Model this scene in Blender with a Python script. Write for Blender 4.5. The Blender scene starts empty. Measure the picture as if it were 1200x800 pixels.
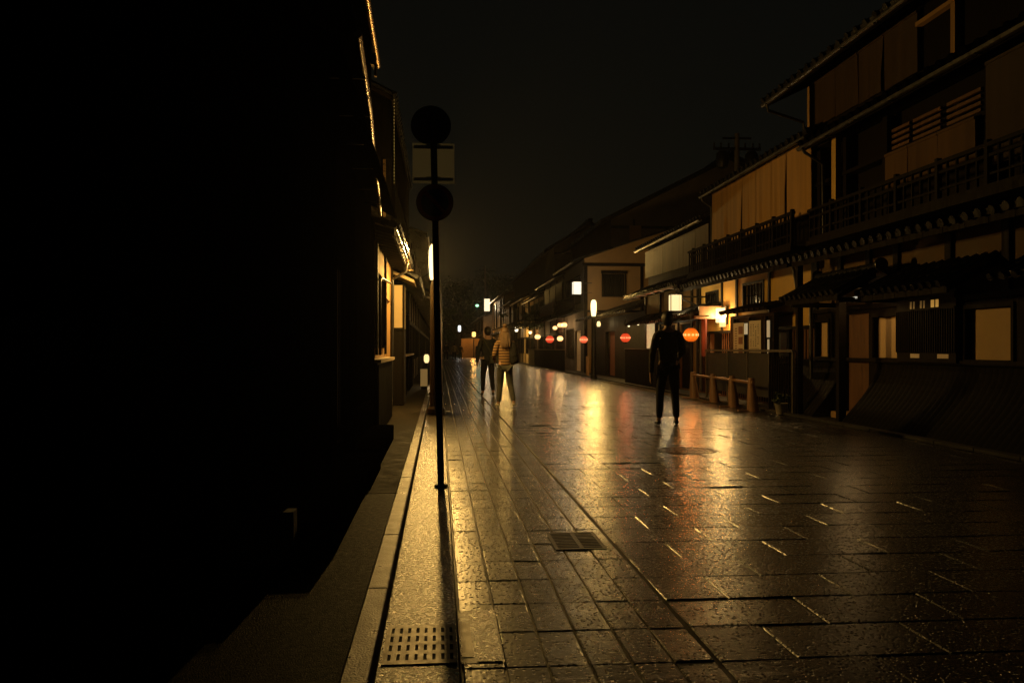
import bpy, bmesh, math, random
from mathutils import Vector, Matrix
R = random.Random(7)
rad = math.radians
sc = bpy.context.scene
COL = sc.collection
PI = math.pi

# ------------------------------------------------------------------ materials
MATS = {}
def nmat(name):
    m = bpy.data.materials.new(name); m.use_nodes = True
    MATS[name] = m
    nt = m.node_tree
    b = nt.nodes['Principled BSDF']
    return m, nt, b
def N(nt, typ, **kw):
    n = nt.nodes.new(typ)
    for k, v in kw.items():
        if k in n.inputs.keys(): n.inputs[k].default_value = v
        else: setattr(n, k, v)
    return n
def L(nt, a, b): nt.links.new(a, b)
def ramp(nt, src, stops):
    r = nt.nodes.new('ShaderNodeValToRGB')
    e = r.color_ramp.elements
    while len(e) < len(stops): e.new(.5)
    for i, (p, c) in enumerate(stops):
        e[i].position = p; e[i].color = (c[0], c[1], c[2], 1) if hasattr(c, '__len__') else (c, c, c, 1)
    L(nt, src, r.inputs[0]); return r.outputs[0]
def simple(name, c1, c2=None, rough=.6, scale=6, stretch=(1, 1, 1), bump=.15, bscale=None, spec=.5, bdist=.01, metal=0, rvar=.12):
    """mottled surface: two tones by noise, roughness that varies, bump"""
    m, nt, b = nmat(name)
    c2 = c2 or tuple(v * .6 for v in c1)
    tc = N(nt, 'ShaderNodeTexCoord'); mp = N(nt, 'ShaderNodeMapping'); mp.inputs['Scale'].default_value = stretch
    L(nt, tc.outputs['Object'], mp.inputs[0])
    n1 = N(nt, 'ShaderNodeTexNoise', Scale=scale, Detail=7, Roughness=.62); L(nt, mp.outputs[0], n1.inputs['Vector'])
    L(nt, ramp(nt, n1.outputs[0], [(.32, c2), (.68, c1)]), b.inputs['Base Color'])
    L(nt, ramp(nt, n1.outputs[0], [(.3, max(.03, rough - rvar)), (.7, min(1, rough + rvar))]), b.inputs['Roughness'])
    b.inputs['Metallic'].default_value = metal
    b.inputs['Specular IOR Level'].default_value = spec
    if bump:
        n2 = N(nt, 'ShaderNodeTexNoise', Scale=bscale or scale * 5, Detail=5); L(nt, mp.outputs[0], n2.inputs['Vector'])
        bp = N(nt, 'ShaderNodeBump', Strength=bump, Distance=bdist); L(nt, n2.outputs[0], bp.inputs['Height']); L(nt, bp.outputs[0], b.inputs['Normal'])
    return m
def emis(name, col, s, base=(.6, .5, .35), var=0):
    m, nt, b = nmat(name)
    b.inputs['Base Color'].default_value = (*base, 1); b.inputs['Roughness'].default_value = .7
    b.inputs['Emission Color'].default_value = (*col, 1); b.inputs['Emission Strength'].default_value = s
    if var:
        tc = N(nt, 'ShaderNodeTexCoord'); n1 = N(nt, 'ShaderNodeTexNoise', Scale=9, Detail=4); L(nt, tc.outputs['Object'], n1.inputs['Vector'])
        L(nt, ramp(nt, n1.outputs[0], [(.3, s * (1 - var)), (.7, s * (1 + var))]), b.inputs['Emission Strength'])
    return m

wood = simple('dark_wood', (.009, .0057, .0033), (.004, .0028, .0018), .7, 5, (3, 3, .35), .3, spec=.12)
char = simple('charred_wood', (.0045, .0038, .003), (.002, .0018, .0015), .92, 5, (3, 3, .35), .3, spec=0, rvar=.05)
wood_h = simple('dark_wood_beam', (.055, .038, .025), (.026, .018, .012), .5, 5, (3, .35, 3), .3)
wood_brown = simple('brown_wood', (.16, .075, .032), (.09, .042, .02), .5, 6, (4, 4, .3), .25)
wood_log = simple('weathered_log', (.30, .15, .07), (.15, .08, .04), .5, 8, (3, 3, .4), .4)
plaster_y = simple('ochre_plaster', (.58, .36, .085), (.45, .28, .065), .85, 1.7, bump=.2, bscale=60, bdist=.004)
plaster_t = simple('tan_plaster', (.36, .21, .08), (.26, .155, .06), .85, 1.5, bump=.2, bscale=60, bdist=.004)
plaster_c = simple('cream_plaster', (.62, .47, .27), (.5, .37, .2), .85, 1.5, bump=.15, bscale=60, bdist=.004)
plaster_d = simple('grey_plaster', (.16, .13, .10), (.09, .075, .06), .85, 1.5, bump=.2, bscale=60, bdist=.004)
paper = simple('window_paper', (.58, .40, .19), (.50, .33, .15), .8, 2.5, bump=.05)
tile = simple('wet_roof_tile', (.018, .018, .019), (.010, .010, .011), .30, 7, bump=.3, bscale=40, bdist=.006, spec=.35)
stone = simple('plinth_stone', (.28, .25, .20), (.16, .145, .12), .45, 6, bump=.5, bscale=45, bdist=.01)
kerbm = simple('wet_kerb_stone', (.07, .056, .037), (.035, .029, .02), .36, 9, bump=.7, bscale=110, bdist=.006)
gutterm = simple('wet_gutter_granite', (.075, .058, .036), (.03, .024, .016), .28, 60, bump=1.0, bscale=110, bdist=.004, spec=.9)
asph = simple('wet_asphalt', (.006, .0055, .005), (.003, .003, .003), .5, 40, bump=1.0, bscale=150, bdist=.006, spec=.02)
metal_d = simple('dark_painted_metal', (.022, .02, .018), (.014, .013, .012), .38, 9, bump=.08)
metal_b = simple('black_painted_sign_back', (.012, .012, .012), (.008, .008, .008), .4, 9, bump=.05)
metal_g = simple('galvanised_metal', (.42, .40, .36), (.3, .29, .26), .38, 12, bump=.1, metal=.85)
alu = simple('aluminium_plate', (.40, .38, .34), (.31, .29, .26), .55, 4, bump=.05, metal=.2)
def plate_mat():
    m, nt, b = nmat('weathered_white_plate'); b.inputs['Base Color'].default_value = (.5, .46, .38, 1); b.inputs['Roughness'].default_value = .5
    tr = N(nt, 'ShaderNodeBsdfTranslucent'); tr.inputs[0].default_value = (.8, .84, .88, 1); mx = N(nt, 'ShaderNodeMixShader'); mx.inputs[0].default_value = .38
    out = nt.nodes['Material Output']; L(nt, b.outputs[0], mx.inputs[1]); L(nt, tr.outputs[0], mx.inputs[2]); L(nt, mx.outputs[0], out.inputs[0]); return m
alu = plate_mat()
copper = simple('wet_copper_gutter', (.30, .19, .09), (.16, .10, .05), .3, 10, bump=.4, metal=.8, bdist=.01)
iron = simple('wet_cast_iron', (.045, .04, .034), (.025, .022, .02), .3, 20, bump=.6, bscale=150, bdist=.004, metal=.3)
gratem = simple('worn_grate_steel', (.16, .13, .085), (.09, .075, .05), .4, 20, bump=.5, bscale=150, bdist=.003, metal=.3)
pit = simple('dark_drain_pit', (.006, .006, .006), (.004, .004, .004), .8, 5, bump=0)
glass = simple('dark_window_glass', (.012, .012, .014), (.009, .009, .01), .12, 2, bump=.03, rvar=.04)
earth = simple('dark_ground', (.04, .038, .034), (.025, .024, .02), .7, 3, bump=.3)
def bark():
    return simple('tree_bark', (.07, .05, .035), (.035, .026, .02), .8, 8, (3, 3, .5), .5)
barkm = bark()
leafm = simple('leaf_green', (.085, .12, .03), (.04, .07, .018), .5, 3, bump=0)
leafd = simple('leaf_dark_green', (.04, .06, .025), (.02, .035, .015), .5, 3, bump=0)
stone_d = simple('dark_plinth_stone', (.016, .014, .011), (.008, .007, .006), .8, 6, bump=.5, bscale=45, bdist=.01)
signblue = simple('sign_blue', (.02, .045, .14), (.016, .035, .11), .35, 5, bump=.02)
signred = simple('sign_red', (.6, .04, .03), (.5, .03, .025), .35, 5, bump=.02)
redcloth = simple('red_cloth', (.07, .005, .004), (.045, .003, .002), .8, 6, bump=.3)
postp = simple('poster_paper', (.62, .55, .40), (.52, .46, .33), .7, 6, bump=.03)
postr = simple('poster_red_print', (.32, .03, .04), (.2, .02, .03), .7, 16, bump=0)
ink = simple('poster_ink', (.04, .03, .03), (.03, .025, .02), .7, 6, bump=0)
postb = simple('poster_brown_print', (.22, .08, .04), (.10, .045, .03), .7, 14, bump=0)

def sudare(name, c1, c2):
    """reed blind: fine horizontal reeds, broad vertical folds, wet sheen"""
    m, nt, b = nmat(name)
    tc = N(nt, 'ShaderNodeTexCoord')
    w = N(nt, 'ShaderNodeTexWave', Scale=28, Distortion=1.5, Detail=2); w.bands_direction = 'Z'; w.inputs['Detail Scale'].default_value = 2
    L(nt, tc.outputs['Object'], w.inputs['Vector'])
    mp = N(nt, 'ShaderNodeMapping'); mp.inputs['Scale'].default_value = (1, 3.2, .12); L(nt, tc.outputs['Object'], mp.inputs[0])
    n = N(nt, 'ShaderNodeTexNoise', Scale=1.6, Detail=5); L(nt, mp.outputs[0], n.inputs['Vector'])
    mx = N(nt, 'ShaderNodeMath', operation='MULTIPLY_ADD'); L(nt, w.outputs[1], mx.inputs[0]); mx.inputs[1].default_value = .3; L(nt, n.outputs[0], mx.inputs[2])
    L(nt, ramp(nt, mx.outputs[0], [(.4, c2), (.85, c1)]), b.inputs['Base Color'])
    b.inputs['Roughness'].default_value = .5
    bp = N(nt, 'ShaderNodeBump', Strength=.7, Distance=.01); L(nt, w.outputs[1], bp.inputs['Height']); L(nt, bp.outputs[0], b.inputs['Normal'])
    return m
blindm = sudare('reed_blind', (.58, .33, .11), (.36, .20, .065))
blindg = sudare('grey_reed_blind', (.13, .082, .036), (.07, .045, .02))
def stripes(name, ca, cb, scale, axis='Z'):
    m, nt, b = nmat(name)
    tc = N(nt, 'ShaderNodeTexCoord'); w = N(nt, 'ShaderNodeTexWave', Scale=scale, Distortion=.8, Detail=1); w.bands_direction = axis
    L(nt, tc.outputs['Object'], w.inputs['Vector'])
    L(nt, ramp(nt, w.outputs[1], [(.42, ca), (.55, cb)]), b.inputs['Base Color']); b.inputs['Roughness'].default_value = .85
    return m
stone_m = simple('footpath_stone', (.045, .037, .026), (.02, .017, .012), .7, 6, bump=.6, bscale=60, bdist=.008, spec=.05)
blind_faint = sudare('faint_light_reed_blind', (.07, .04, .016), (.036, .021, .009))  # reed blind colour darkened to stand for weak lamplight at this distance
blindm2 = sudare('dim_light_reed_blind', (.17, .092, .034), (.09, .05, .019))  # same reeds, lamp falloff put into the colour less strongly
plaster_b = simple('brown_plaster', (.12, .07, .026), (.075, .045, .018), .85, 1.5, bump=.2, bscale=60, bdist=.004)  # deeper brown version of the tan plaster
bamboo = simple('split_bamboo', (.006, .0048, .0033), (.003, .0025, .0018), .8, 5, (8, 8, .4), .3, spec=.1)

def pavers():
    """wet pecked granite: staggered slabs in 0.42 m courses, dented faces, narrow joints"""
    m, nt, b = nmat('wet_granite_paving')
    tc = N(nt, 'ShaderNodeTexCoord')
    mp = N(nt, 'ShaderNodeMapping'); mp.inputs['Location'].default_value = (-.105, .13, 0); L(nt, tc.outputs['Object'], mp.inputs[0])
    # the joints wander slightly
    wn = N(nt, 'ShaderNodeTexNoise', Scale=2.2, Detail=2); L(nt, tc.outputs['Object'], wn.inputs['Vector'])
    wv = N(nt, 'ShaderNodeVectorMath', operation='MULTIPLY_ADD'); wv.inputs[1].default_value = (.014, .014, 0)
    L(nt, wn.outputs['Color'], wv.inputs[0]); L(nt, mp.outputs[0], wv.inputs[2])
    def brick(w, h, mort, off=.5):
        k = N(nt, 'ShaderNodeTexBrick'); k.offset = off; k.squash = 1
        k.inputs['Scale'].default_value = 1; k.inputs['Brick Width'].default_value = w; k.inputs['Row Height'].default_value = h
        k.inputs['Mortar Size'].default_value = mort; k.inputs['Mortar Smooth'].default_value = .25
        k.inputs['Color1'].default_value = (0, 0, 0, 1); k.inputs['Color2'].default_value = (1, 1, 1, 1); k.inputs['Mortar'].default_value = (.5, .5, .5, 1)
        L(nt, wv.outputs[0], k.inputs['Vector']); return k
    A = brick(.155, .40, .0075, 0); B = brick(.62, .40, .009)
    sx = N(nt, 'ShaderNodeSeparateXYZ'); L(nt, tc.outputs['Object'], sx.inputs[0])
    gt = N(nt, 'ShaderNodeMath', operation='GREATER_THAN'); L(nt, sx.outputs[0], gt.inputs[0]); gt.inputs[1].default_value = 1.07
    mf = N(nt, 'ShaderNodeMix'); mf.data_type = 'FLOAT'; L(nt, gt.outputs[0], mf.inputs[0]); L(nt, A.outputs['Fac'], mf.inputs[2]); L(nt, B.outputs['Fac'], mf.inputs[3])
    mc = N(nt, 'ShaderNodeMix'); mc.data_type = 'RGBA'; L(nt, gt.outputs[0], mc.inputs[0]); L(nt, A.outputs['Color'], mc.inputs[6]); L(nt, B.outputs['Color'], mc.inputs[7])
    # long joint at x = 1.07 and 4.6
    ln = None
    for xj in (1.07, 4.55):
        d = N(nt, 'ShaderNodeMath', operation='SUBTRACT'); L(nt, sx.outputs[0], d.inputs[0]); d.inputs[1].default_value = xj
        ab = N(nt, 'ShaderNodeMath', operation='ABSOLUTE'); L(nt, d.outputs[0], ab.inputs[0])
        lt = N(nt, 'ShaderNodeMath', operation='LESS_THAN'); L(nt, ab.outputs[0], lt.inputs[0]); lt.inputs[1].default_value = .006
        if ln is None: ln = lt
        else:
            mm = N(nt, 'ShaderNodeMath', operation='MAXIMUM'); L(nt, ln.outputs[0], mm.inputs[0]); L(nt, lt.outputs[0], mm.inputs[1]); ln = mm
    joint = N(nt, 'ShaderNodeMath', operation='MAXIMUM'); L(nt, mf.outputs[0], joint.inputs[0]); L(nt, ln.outputs[0], joint.inputs[1])
    # pecked dents
    mp2 = N(nt, 'ShaderNodeMapping'); mp2.inputs['Scale'].default_value = (1, .8, 1); L(nt, tc.outputs['Object'], mp2.inputs[0])
    vo = N(nt, 'ShaderNodeTexVoronoi', Scale=46, Randomness=.85); L(nt, mp2.outputs[0], vo.inputs['Vector'])
    dent = ramp(nt, vo.outputs['Distance'], [(.20, 0), (.36, 1)])
    fn = N(nt, 'ShaderNodeTexNoise', Scale=55, Detail=3, Roughness=.6); L(nt, tc.outputs['Object'], fn.inputs['Vector'])
    big = N(nt, 'ShaderNodeTexNoise', Scale=1.1, Detail=4); L(nt, tc.outputs['Object'], big.inputs['Vector'])
    # height = dents*.5*mask + fine*.3 - joint
    h1 = N(nt, 'ShaderNodeMath', operation='MULTIPLY_ADD'); L(nt, dent, h1.inputs[0]); h1.inputs[1].default_value = 1.7
    fm = N(nt, 'ShaderNodeMath', operation='MULTIPLY'); L(nt, fn.outputs[0], fm.inputs[0]); fm.inputs[1].default_value = .6; L(nt, fm.outputs[0], h1.inputs[2])
    h2 = N(nt, 'ShaderNodeMath', operation='MULTIPLY_ADD'); L(nt, joint.outputs[0], h2.inputs[0]); h2.inputs[1].default_value = 0; L(nt, h1.outputs[0], h2.inputs[2])
    h3 = N(nt, 'ShaderNodeMath', operation='MULTIPLY_ADD'); L(nt, mc.outputs[2], h3.inputs[0]); h3.inputs[1].default_value = .5; L(nt, h2.outputs[0], h3.inputs[2])
    def M(op, a, c=None, v=None, w=None):
        n_ = N(nt, 'ShaderNodeMath', operation=op); L(nt, a, n_.inputs[0])
        if c is not None: L(nt, c, n_.inputs[1])
        if v is not None: n_.inputs[1].default_value = v
        if w is not None: n_.inputs[2].default_value = w
        return n_.outputs[0]
    s2 = N(nt, 'ShaderNodeSeparateXYZ'); L(nt, wv.outputs[0], s2.inputs[0])
    rowf = M('DIVIDE', s2.outputs[1], v=.40); row = M('FLOOR', rowf); half = M('MULTIPLY', M('MULTIPLY', M('MODULO', row, v=2.0), v=.5), gt.outputs[0])
    wd = M('MULTIPLY_ADD', gt.outputs[0], v=.465, w=.155)
    u = M('FRACT', M('ADD', M('DIVIDE', s2.outputs[0], wd), half))
    # every slab lies a little out of true
    cr = M('SUBTRACT', M('FRACT', M('MULTIPLY', mc.outputs[2], v=7.31)), v=.5)
    tl = M('MULTIPLY', M('MULTIPLY', M('FRACT', rowf), M('SUBTRACT', mc.outputs[2], v=.5)), v=0.0)
    tu = M('MULTIPLY', M('MULTIPLY', M('MULTIPLY', u, wd), cr), v=0.0)
    h4 = M('ADD', M('ADD', h3.outputs[0], tl), tu)
    bp = N(nt, 'ShaderNodeBump', Strength=1.0, Distance=PV['bump']); L(nt, h4, bp.inputs['Height']); L(nt, bp.outputs[0], b.inputs['Normal'])
    # colour: slabs differ, joints dark
    cc = N(nt, 'ShaderNodeMath', operation='MULTIPLY_ADD'); L(nt, mc.outputs[2], cc.inputs[0]); cc.inputs[1].default_value = .35; L(nt, big.outputs[0], cc.inputs[2])
    col = ramp(nt, cc.outputs[0], [(.35, (.006, .005, .0035)), (.9, (.020, .016, .011))])
    mj = N(nt, 'ShaderNodeMix'); mj.data_type = 'RGBA'; L(nt, joint.outputs[0], mj.inputs[0]); L(nt, col, mj.inputs[6]); mj.inputs[7].default_value = (.016, .013, .009, 1)
    # pale pointing in the long joints shows as short dashes
    dd = M('MINIMUM', u, M('ABSOLUTE', M('SUBTRACT', u, v=1.0))); dm = M('MULTIPLY', M('LESS_THAN', M('MULTIPLY', dd, wd), v=.0055), M('LESS_THAN', M('ABSOLUTE', M('SUBTRACT', M('FRACT', rowf), v=.5)), v=.32))
    pn = N(nt, 'ShaderNodeTexNoise', Scale=2.3, Detail=2); L(nt, tc.outputs['Object'], pn.inputs['Vector'])
    dm = M('MULTIPLY', dm, ramp(nt, pn.outputs[0], [(.46, 0), (.56, 1)]))
    mk = N(nt, 'ShaderNodeMix'); mk.data_type = 'RGBA'; L(nt, dm, mk.inputs[0]); L(nt, mj.outputs[2], mk.inputs[6]); mk.inputs[7].default_value = (.016, .013, .009, 1)
    L(nt, mk.outputs[2], b.inputs['Base Color'])
    rr = ramp(nt, big.outputs[0], [(.3, PV['r0']), (.7, PV['r1'])])
    rj = N(nt, 'ShaderNodeMath', operation='MULTIPLY_ADD'); L(nt, mc.outputs[2], rj.inputs[0]); rj.inputs[1].default_value = .08; L(nt, rr, rj.inputs[2])
    L(nt, rj.outputs[0], b.inputs['Roughness'])
    b.inputs['Specular IOR Level'].default_value = PV['spec']
    cwn = N(nt, 'ShaderNodeMath', operation='MULTIPLY_ADD'); L(nt, dent, cwn.inputs[0]); cwn.inputs[1].default_value = .85; cwn.inputs[2].default_value = .1
    L(nt, cwn.outputs[0], b.inputs['Coat Weight']); b.inputs['Coat Roughness'].default_value = .225; b.inputs['Coat IOR'].default_value = 1.95; L(nt, bp.outputs[0], b.inputs['Coat Normal'])
    return m
PV = dict(bump=.0034, r0=.40, r1=.48, spec=.18)
paving = pavers()

# ------------------------------------------------------------------ mesh builder
SPLIT = {'on': True}
class MB:
    def __init__(s): s.v = []; s.f = []
    def add(s, vs, fs):
        n = len(s.v); s.v += [tuple(p) for p in vs]; s.f += [tuple(i + n for i in f) for f in fs]; return s
    def box(s, x0, x1, y0, y1, z0, z1):
        if x0 > x1: x0, x1 = x1, x0
        if y0 > y1: y0, y1 = y1, y0
        if z0 > z1: z0, z1 = z1, z0
        return s.add([(x0,y0,z0),(x1,y0,z0),(x1,y1,z0),(x0,y1,z0),(x0,y0,z1),(x1,y0,z1),(x1,y1,z1),(x0,y1,z1)],
                     [(0,3,2,1),(4,5,6,7),(0,1,5,4),(1,2,6,5),(2,3,7,6),(3,0,4,7)])
    def prism(s, pts, axis, a, b):
        """polygon in the two other axes, extruded along axis from a to b"""
        def P(u, v, w): return {'x': (w, u, v), 'y': (u, w, v), 'z': (u, v, w)}[axis]
        n = len(pts)
        vs = [P(u, v, a) for u, v in pts] + [P(u, v, b) for u, v in pts]
        return s.add(vs, [tuple(range(n))[::-1], tuple(range(n, 2*n))] + [(i, (i+1) % n, (i+1) % n + n, i + n) for i in range(n)])
    def tube(s, pts, r, n=8, cap=True):
        pts = [Vector(p) for p in pts]; rs = r if hasattr(r, '__len__') else [r] * len(pts)
        rings = []; up = None
        for i, p in enumerate(pts):
            d = (pts[min(i+1, len(pts)-1)] - pts[max(i-1, 0)]).normalized()
            if up is None: up = Vector((0,0,1)) if abs(d.z) < .9 else Vector((0,1,0))
            a = d.cross(up)
            if a.length < 1e-4: a = d.cross(Vector((1,0,0)))
            a.normalize(); c = a.cross(d)
            rings.append([p + (a * math.cos(t) + c * math.sin(t)) * rs[i] for t in [2*PI*k/n for k in range(n)]])
        vs = [q for g in rings for q in g]; fs = []
        for i in range(len(pts)-1):
            for k in range(n):
                fs.append((i*n+k, i*n+(k+1)%n, (i+1)*n+(k+1)%n, (i+1)*n+k))
        if cap: fs += [tuple(range(n))[::-1], tuple(range((len(pts)-1)*n, len(pts)*n))]
        return s.add(vs, fs)
    def lathe(s, prof, c=(0,0,0), n=20, axis='z'):
        """prof: (radius, height) pairs"""
        vs = []
        for r, h in prof:
            for k in range(n):
                t = 2*PI*k/n; a, b2 = r*math.cos(t), r*math.sin(t)
                vs.append((c[0]+a, c[1]+b2, c[2]+h) if axis == 'z' else ((c[0]+a, c[1]+h, c[2]+b2) if axis == 'y' else (c[0]+h, c[1]+a, c[2]+b2)))
        m = len(prof)
        fs = [(i*n+k, i*n+(k+1)%n, (i+1)*n+(k+1)%n, (i+1)*n+k) for i in range(m-1) for k in range(n)]
        fs += [tuple(range(n))[::-1], tuple(range((m-1)*n, m*n))]
        return s.add(vs, fs)
    def build(s, name, mat, parent=None, smooth=False, bevel=0, local=False):
        if name in ('posts', 'upper_posts') and SPLIT['on'] and len(s.v) % 8 == 0:
            for i in range(0, len(s.v), 8):
                m_ = MB(); m_.v = s.v[i:i+8]; m_.f = [tuple(q-i for q in f) for f in s.f if i <= f[0] < i+8]; d_ = [max(p[a] for p in m_.v)-min(p[a] for p in m_.v) for a in range(3)]
                o = m_.build('post' if d_[2] > max(d_[0], d_[1]) else 'beam', mat, parent)
            return o
        o0 = Vector(parent_origin(parent)) if parent and not local else Vector((0,0,0))
        if parent is None:
            xs = [p[0] for p in s.v]; ys = [p[1] for p in s.v]; zs = [p[2] for p in s.v]
            o0 = Vector(((min(xs)+max(xs))/2, (min(ys)+max(ys))/2, min(zs)))
        me = bpy.data.meshes.new(name)
        me.from_pydata([(p[0]-o0.x, p[1]-o0.y, p[2]-o0.z) for p in s.v], [], s.f)
        bm = bmesh.new(); bm.from_mesh(me); bmesh.ops.recalc_face_normals(bm, faces=bm.faces); bm.to_mesh(me); bm.free()
        me.materials.append(mat)
        if smooth:
            for p in me.polygons: p.use_smooth = True
        o = bpy.data.objects.new(name, me); COL.objects.link(o)
        if parent: o.parent = parent
        else: o.location = o0
        if smooth and hasattr(me, 'set_sharp_from_angle'): me.set_sharp_from_angle(angle=rad(38))
        if bevel:
            bv = o.modifiers.new('bevel', 'BEVEL'); bv.width = bevel; bv.segments = 2; bv.limit_method = 'ANGLE'
        return o
ORIGIN = {}
def parent_origin(o):
    """world origin a child's mesh is measured from"""
    loc = Vector(o.location)
    while o.parent: o = o.parent; loc += Vector(o.location)
    return loc
def tag(o, label, cat, group=None, kind=None):
    if label: o['label'] = label
    if cat: o['category'] = cat
    if group: o['group'] = group
    if kind: o['kind'] = kind
    return o
def thing(name, loc, label, cat, group=None):
    o = bpy.data.objects.new(name, None); o.empty_display_size = .3; COL.objects.link(o); o.location = loc
    return tag(o, label, cat, group)
def struct(o): o['kind'] = 'structure'; return o
def copy_tree(o, parent=None):
    c = o.copy(); COL.objects.link(c); c.parent = parent
    for ch in [x for x in o.children]: copy_tree(ch, c)
    return c
def light(name, loc, power, col, radius, parent=None):
    l = bpy.data.lights.new(name, 'POINT'); l.energy = power; l.color = col; l.shadow_soft_size = radius
    o = bpy.data.objects.new(name, l); COL.objects.link(o)
    if parent: o.parent = parent; o.location = Vector(loc) - parent_origin(parent)
    else: o.location = loc
    return o

# ------------------------------------------------------------------ building helpers
def wall(x, th, y0, y1, z0, z1, ops):
    """street wall at plane x, thickness th (signed, inward), with rectangular openings (y0,y1,z0,z1)"""
    mb = MB(); ys = sorted({y0, y1} | {v for o in ops for v in o[:2] if y0 < v < y1})
    for a, b in zip(ys, ys[1:]):
        m = (a + b) / 2; hs = sorted([(o[2], o[3]) for o in ops if o[0] <= m <= o[1]])
        z = z0
        for h0, h1 in hs:
            if h0 > z + 1e-4: mb.box(x, x+th, a, b, z, h0)
            z = max(z, h1)
        if z < z1 - 1e-4: mb.box(x, x+th, a, b, z, z1)
    return mb
def tiles(xe, ze, xi, zi, y0, y1, pitch=.27, r=.05, ends=True, n=8):
    """tiled slope from the eave line (xe,ze) up to (xi,zi), rolls down the slope, round ends on the eave"""
    mb = MB(); d = Vector((xi-xe, 0, zi-ze)); nrm = Vector((-d.z, 0, d.x)).normalized()
    if nrm.z < 0: nrm = -nrm
    t = nrm * .05
    mb.prism([(xe, ze), (xi, zi), (xi+t.x, zi+t.z), (xe+t.x, ze+t.z)], 'y', y0, y1)
    k = max(2, int((y1-y0)/pitch)); du = d.normalized()
    for i in range(k+1):
        y = y0 + .05 + (y1-y0-.1)*i/k; jz = R.uniform(-.008, .008)
        a = Vector((xe, y, ze+jz)) + t*1.05 - du*.03; b = Vector((xi, y, zi)) + t*1.05
        mb.tube([a, b], r, n)
        if ends: mb.tube([a - du*.015, a + du*.02], r*1.18, 10)
    # flat tile courses sag between the rolls
    L_ = d.length; m = max(1, int(L_/.25))
    for j in range(m):
        p = Vector((xe, 0, ze)) + du*(L_*(j)/m) + t
        q = p + du*(L_/m)
        mb.prism([(p.x, p.z), (q.x, q.z), (q.x+nrm.x*.004, q.z+nrm.z*.004), (p.x+nrm.x*.026, p.z+nrm.z*.026)], 'y', y0+.01, y1-.01)
    return mb
def rafters(xe, ze, xi, zi, y0, y1, pitch=.42):
    mb = MB(); k = max(1, int((y1-y0)/pitch))
    for i in range(k+1):
        y = y0 + .06 + (y1-y0-.12)*i/k
        mb.prism([(xe, ze-.09), (xi, zi-.09), (xi, zi-.012), (xe, ze-.012)], 'y', y-.025, y+.025)
    s = 1 if xi > xe else -1
    mb.box(xe+.004*s, xe+.03*s, y0, y1, ze-.085, ze-.004)
    return mb
def window(par, x, s, y0, y1, z0, z1, pane, bars=6, hb=1, inset=.08, label=None, name='window', fr=.05, barw=.022, wm=None):
    """s=+1: building lies to +x of its street face x. frame > pane, lattice"""
    f = MB(); a, b = x-.03*s, x+.06*s
    f.box(a, b, y0-fr, y0, z0-fr, z1+fr).box(a, b, y1, y1+fr, z0-fr, z1+fr).box(a, b, y0, y1, z1, z1+fr).box(a-.02*s, b, y0, y1, z0-fr, z0)
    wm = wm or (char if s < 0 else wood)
    fo = f.build(name, wm, par)
    if label: fo['label'] = label
    MB().box(x+inset*s, x+(inset+.02)*s, y0, y1, z0, z1).build('pane', pane, fo)
    if bars:
        l = MB()
        for i in range(1, bars+1):
            y = y0+(y1-y0)*i/(bars+1); l.box(x+.0*s, x+.03*s, y-barw/2, y+barw/2, z0, z1)
        for i in range(1, hb+1):
            z = z0+(z1-z0)*i/(hb+1); l.box(x+.033*s, x+.05*s, y0, y1, z-.012, z+.012)
        l.build('lattice', wm, fo)
    return fo
def gutter(par, x, z, y0, y1, mat=None, name='gutter', r=.055):
    mb = MB(); pts = []
    for k in range(9):
        t = PI + PI*k/8; pts.append((r*math.cos(t), r*math.sin(t)))
    inner = [(p[0]*.84, p[1]*.84) for p in pts][::-1]
    mb.prism([(x+u, z+v) for u, v in pts+inner], 'y', y0, y1)
    for i in range(int((y1-y0)/1.0)+1):
        y = y0+.3+i*1.0
        if y < y1: mb.box(x-.065, x+.065, y-.008, y+.008, z-.07, z-.056)
    return mb.build(name, mat or metal_d, par)
def downpipe(par, pts, r=.03, mat=None):
    return MB().tube(pts, r, 10).build('downpipe', mat or metal_d, par, smooth=True)
def railing(par, x, s, y0, y1, z0, z1, pitch=.16, name='railing', mat=None):
    mb = MB(); mat = mat or wood
    mb.box(x-.035, x+.035, y0-.06, y1+.06, z1-.05, z1).box(x-.02, x+.02, y0, y1, z1-.17, z1-.13).box(x-.03, x+.03, y0, y1, z0, z0+.06)
    k = int((y1-y0)/pitch)
    for i in range(k+1):
        y = y0+(y1-y0)*i/k; big = i % 5 == 0
        w = .032 if big else .014
        mb.box(x-w, x+w, y-w, y+w, z0+.061, z1-.051 if not big else z1+.04)
    mb.box(x-.012, x+.012, y0, y1, z0+.3*(z1-z0), z0+.3*(z1-z0)+.03)
    # floor of the balcony reaches back to the wall
    mb.box(x-.06*s, x+.62*s, y0-.05, y1+.05, z0-.09, z0-.004)
    return mb.build(name, mat, par)
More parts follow.
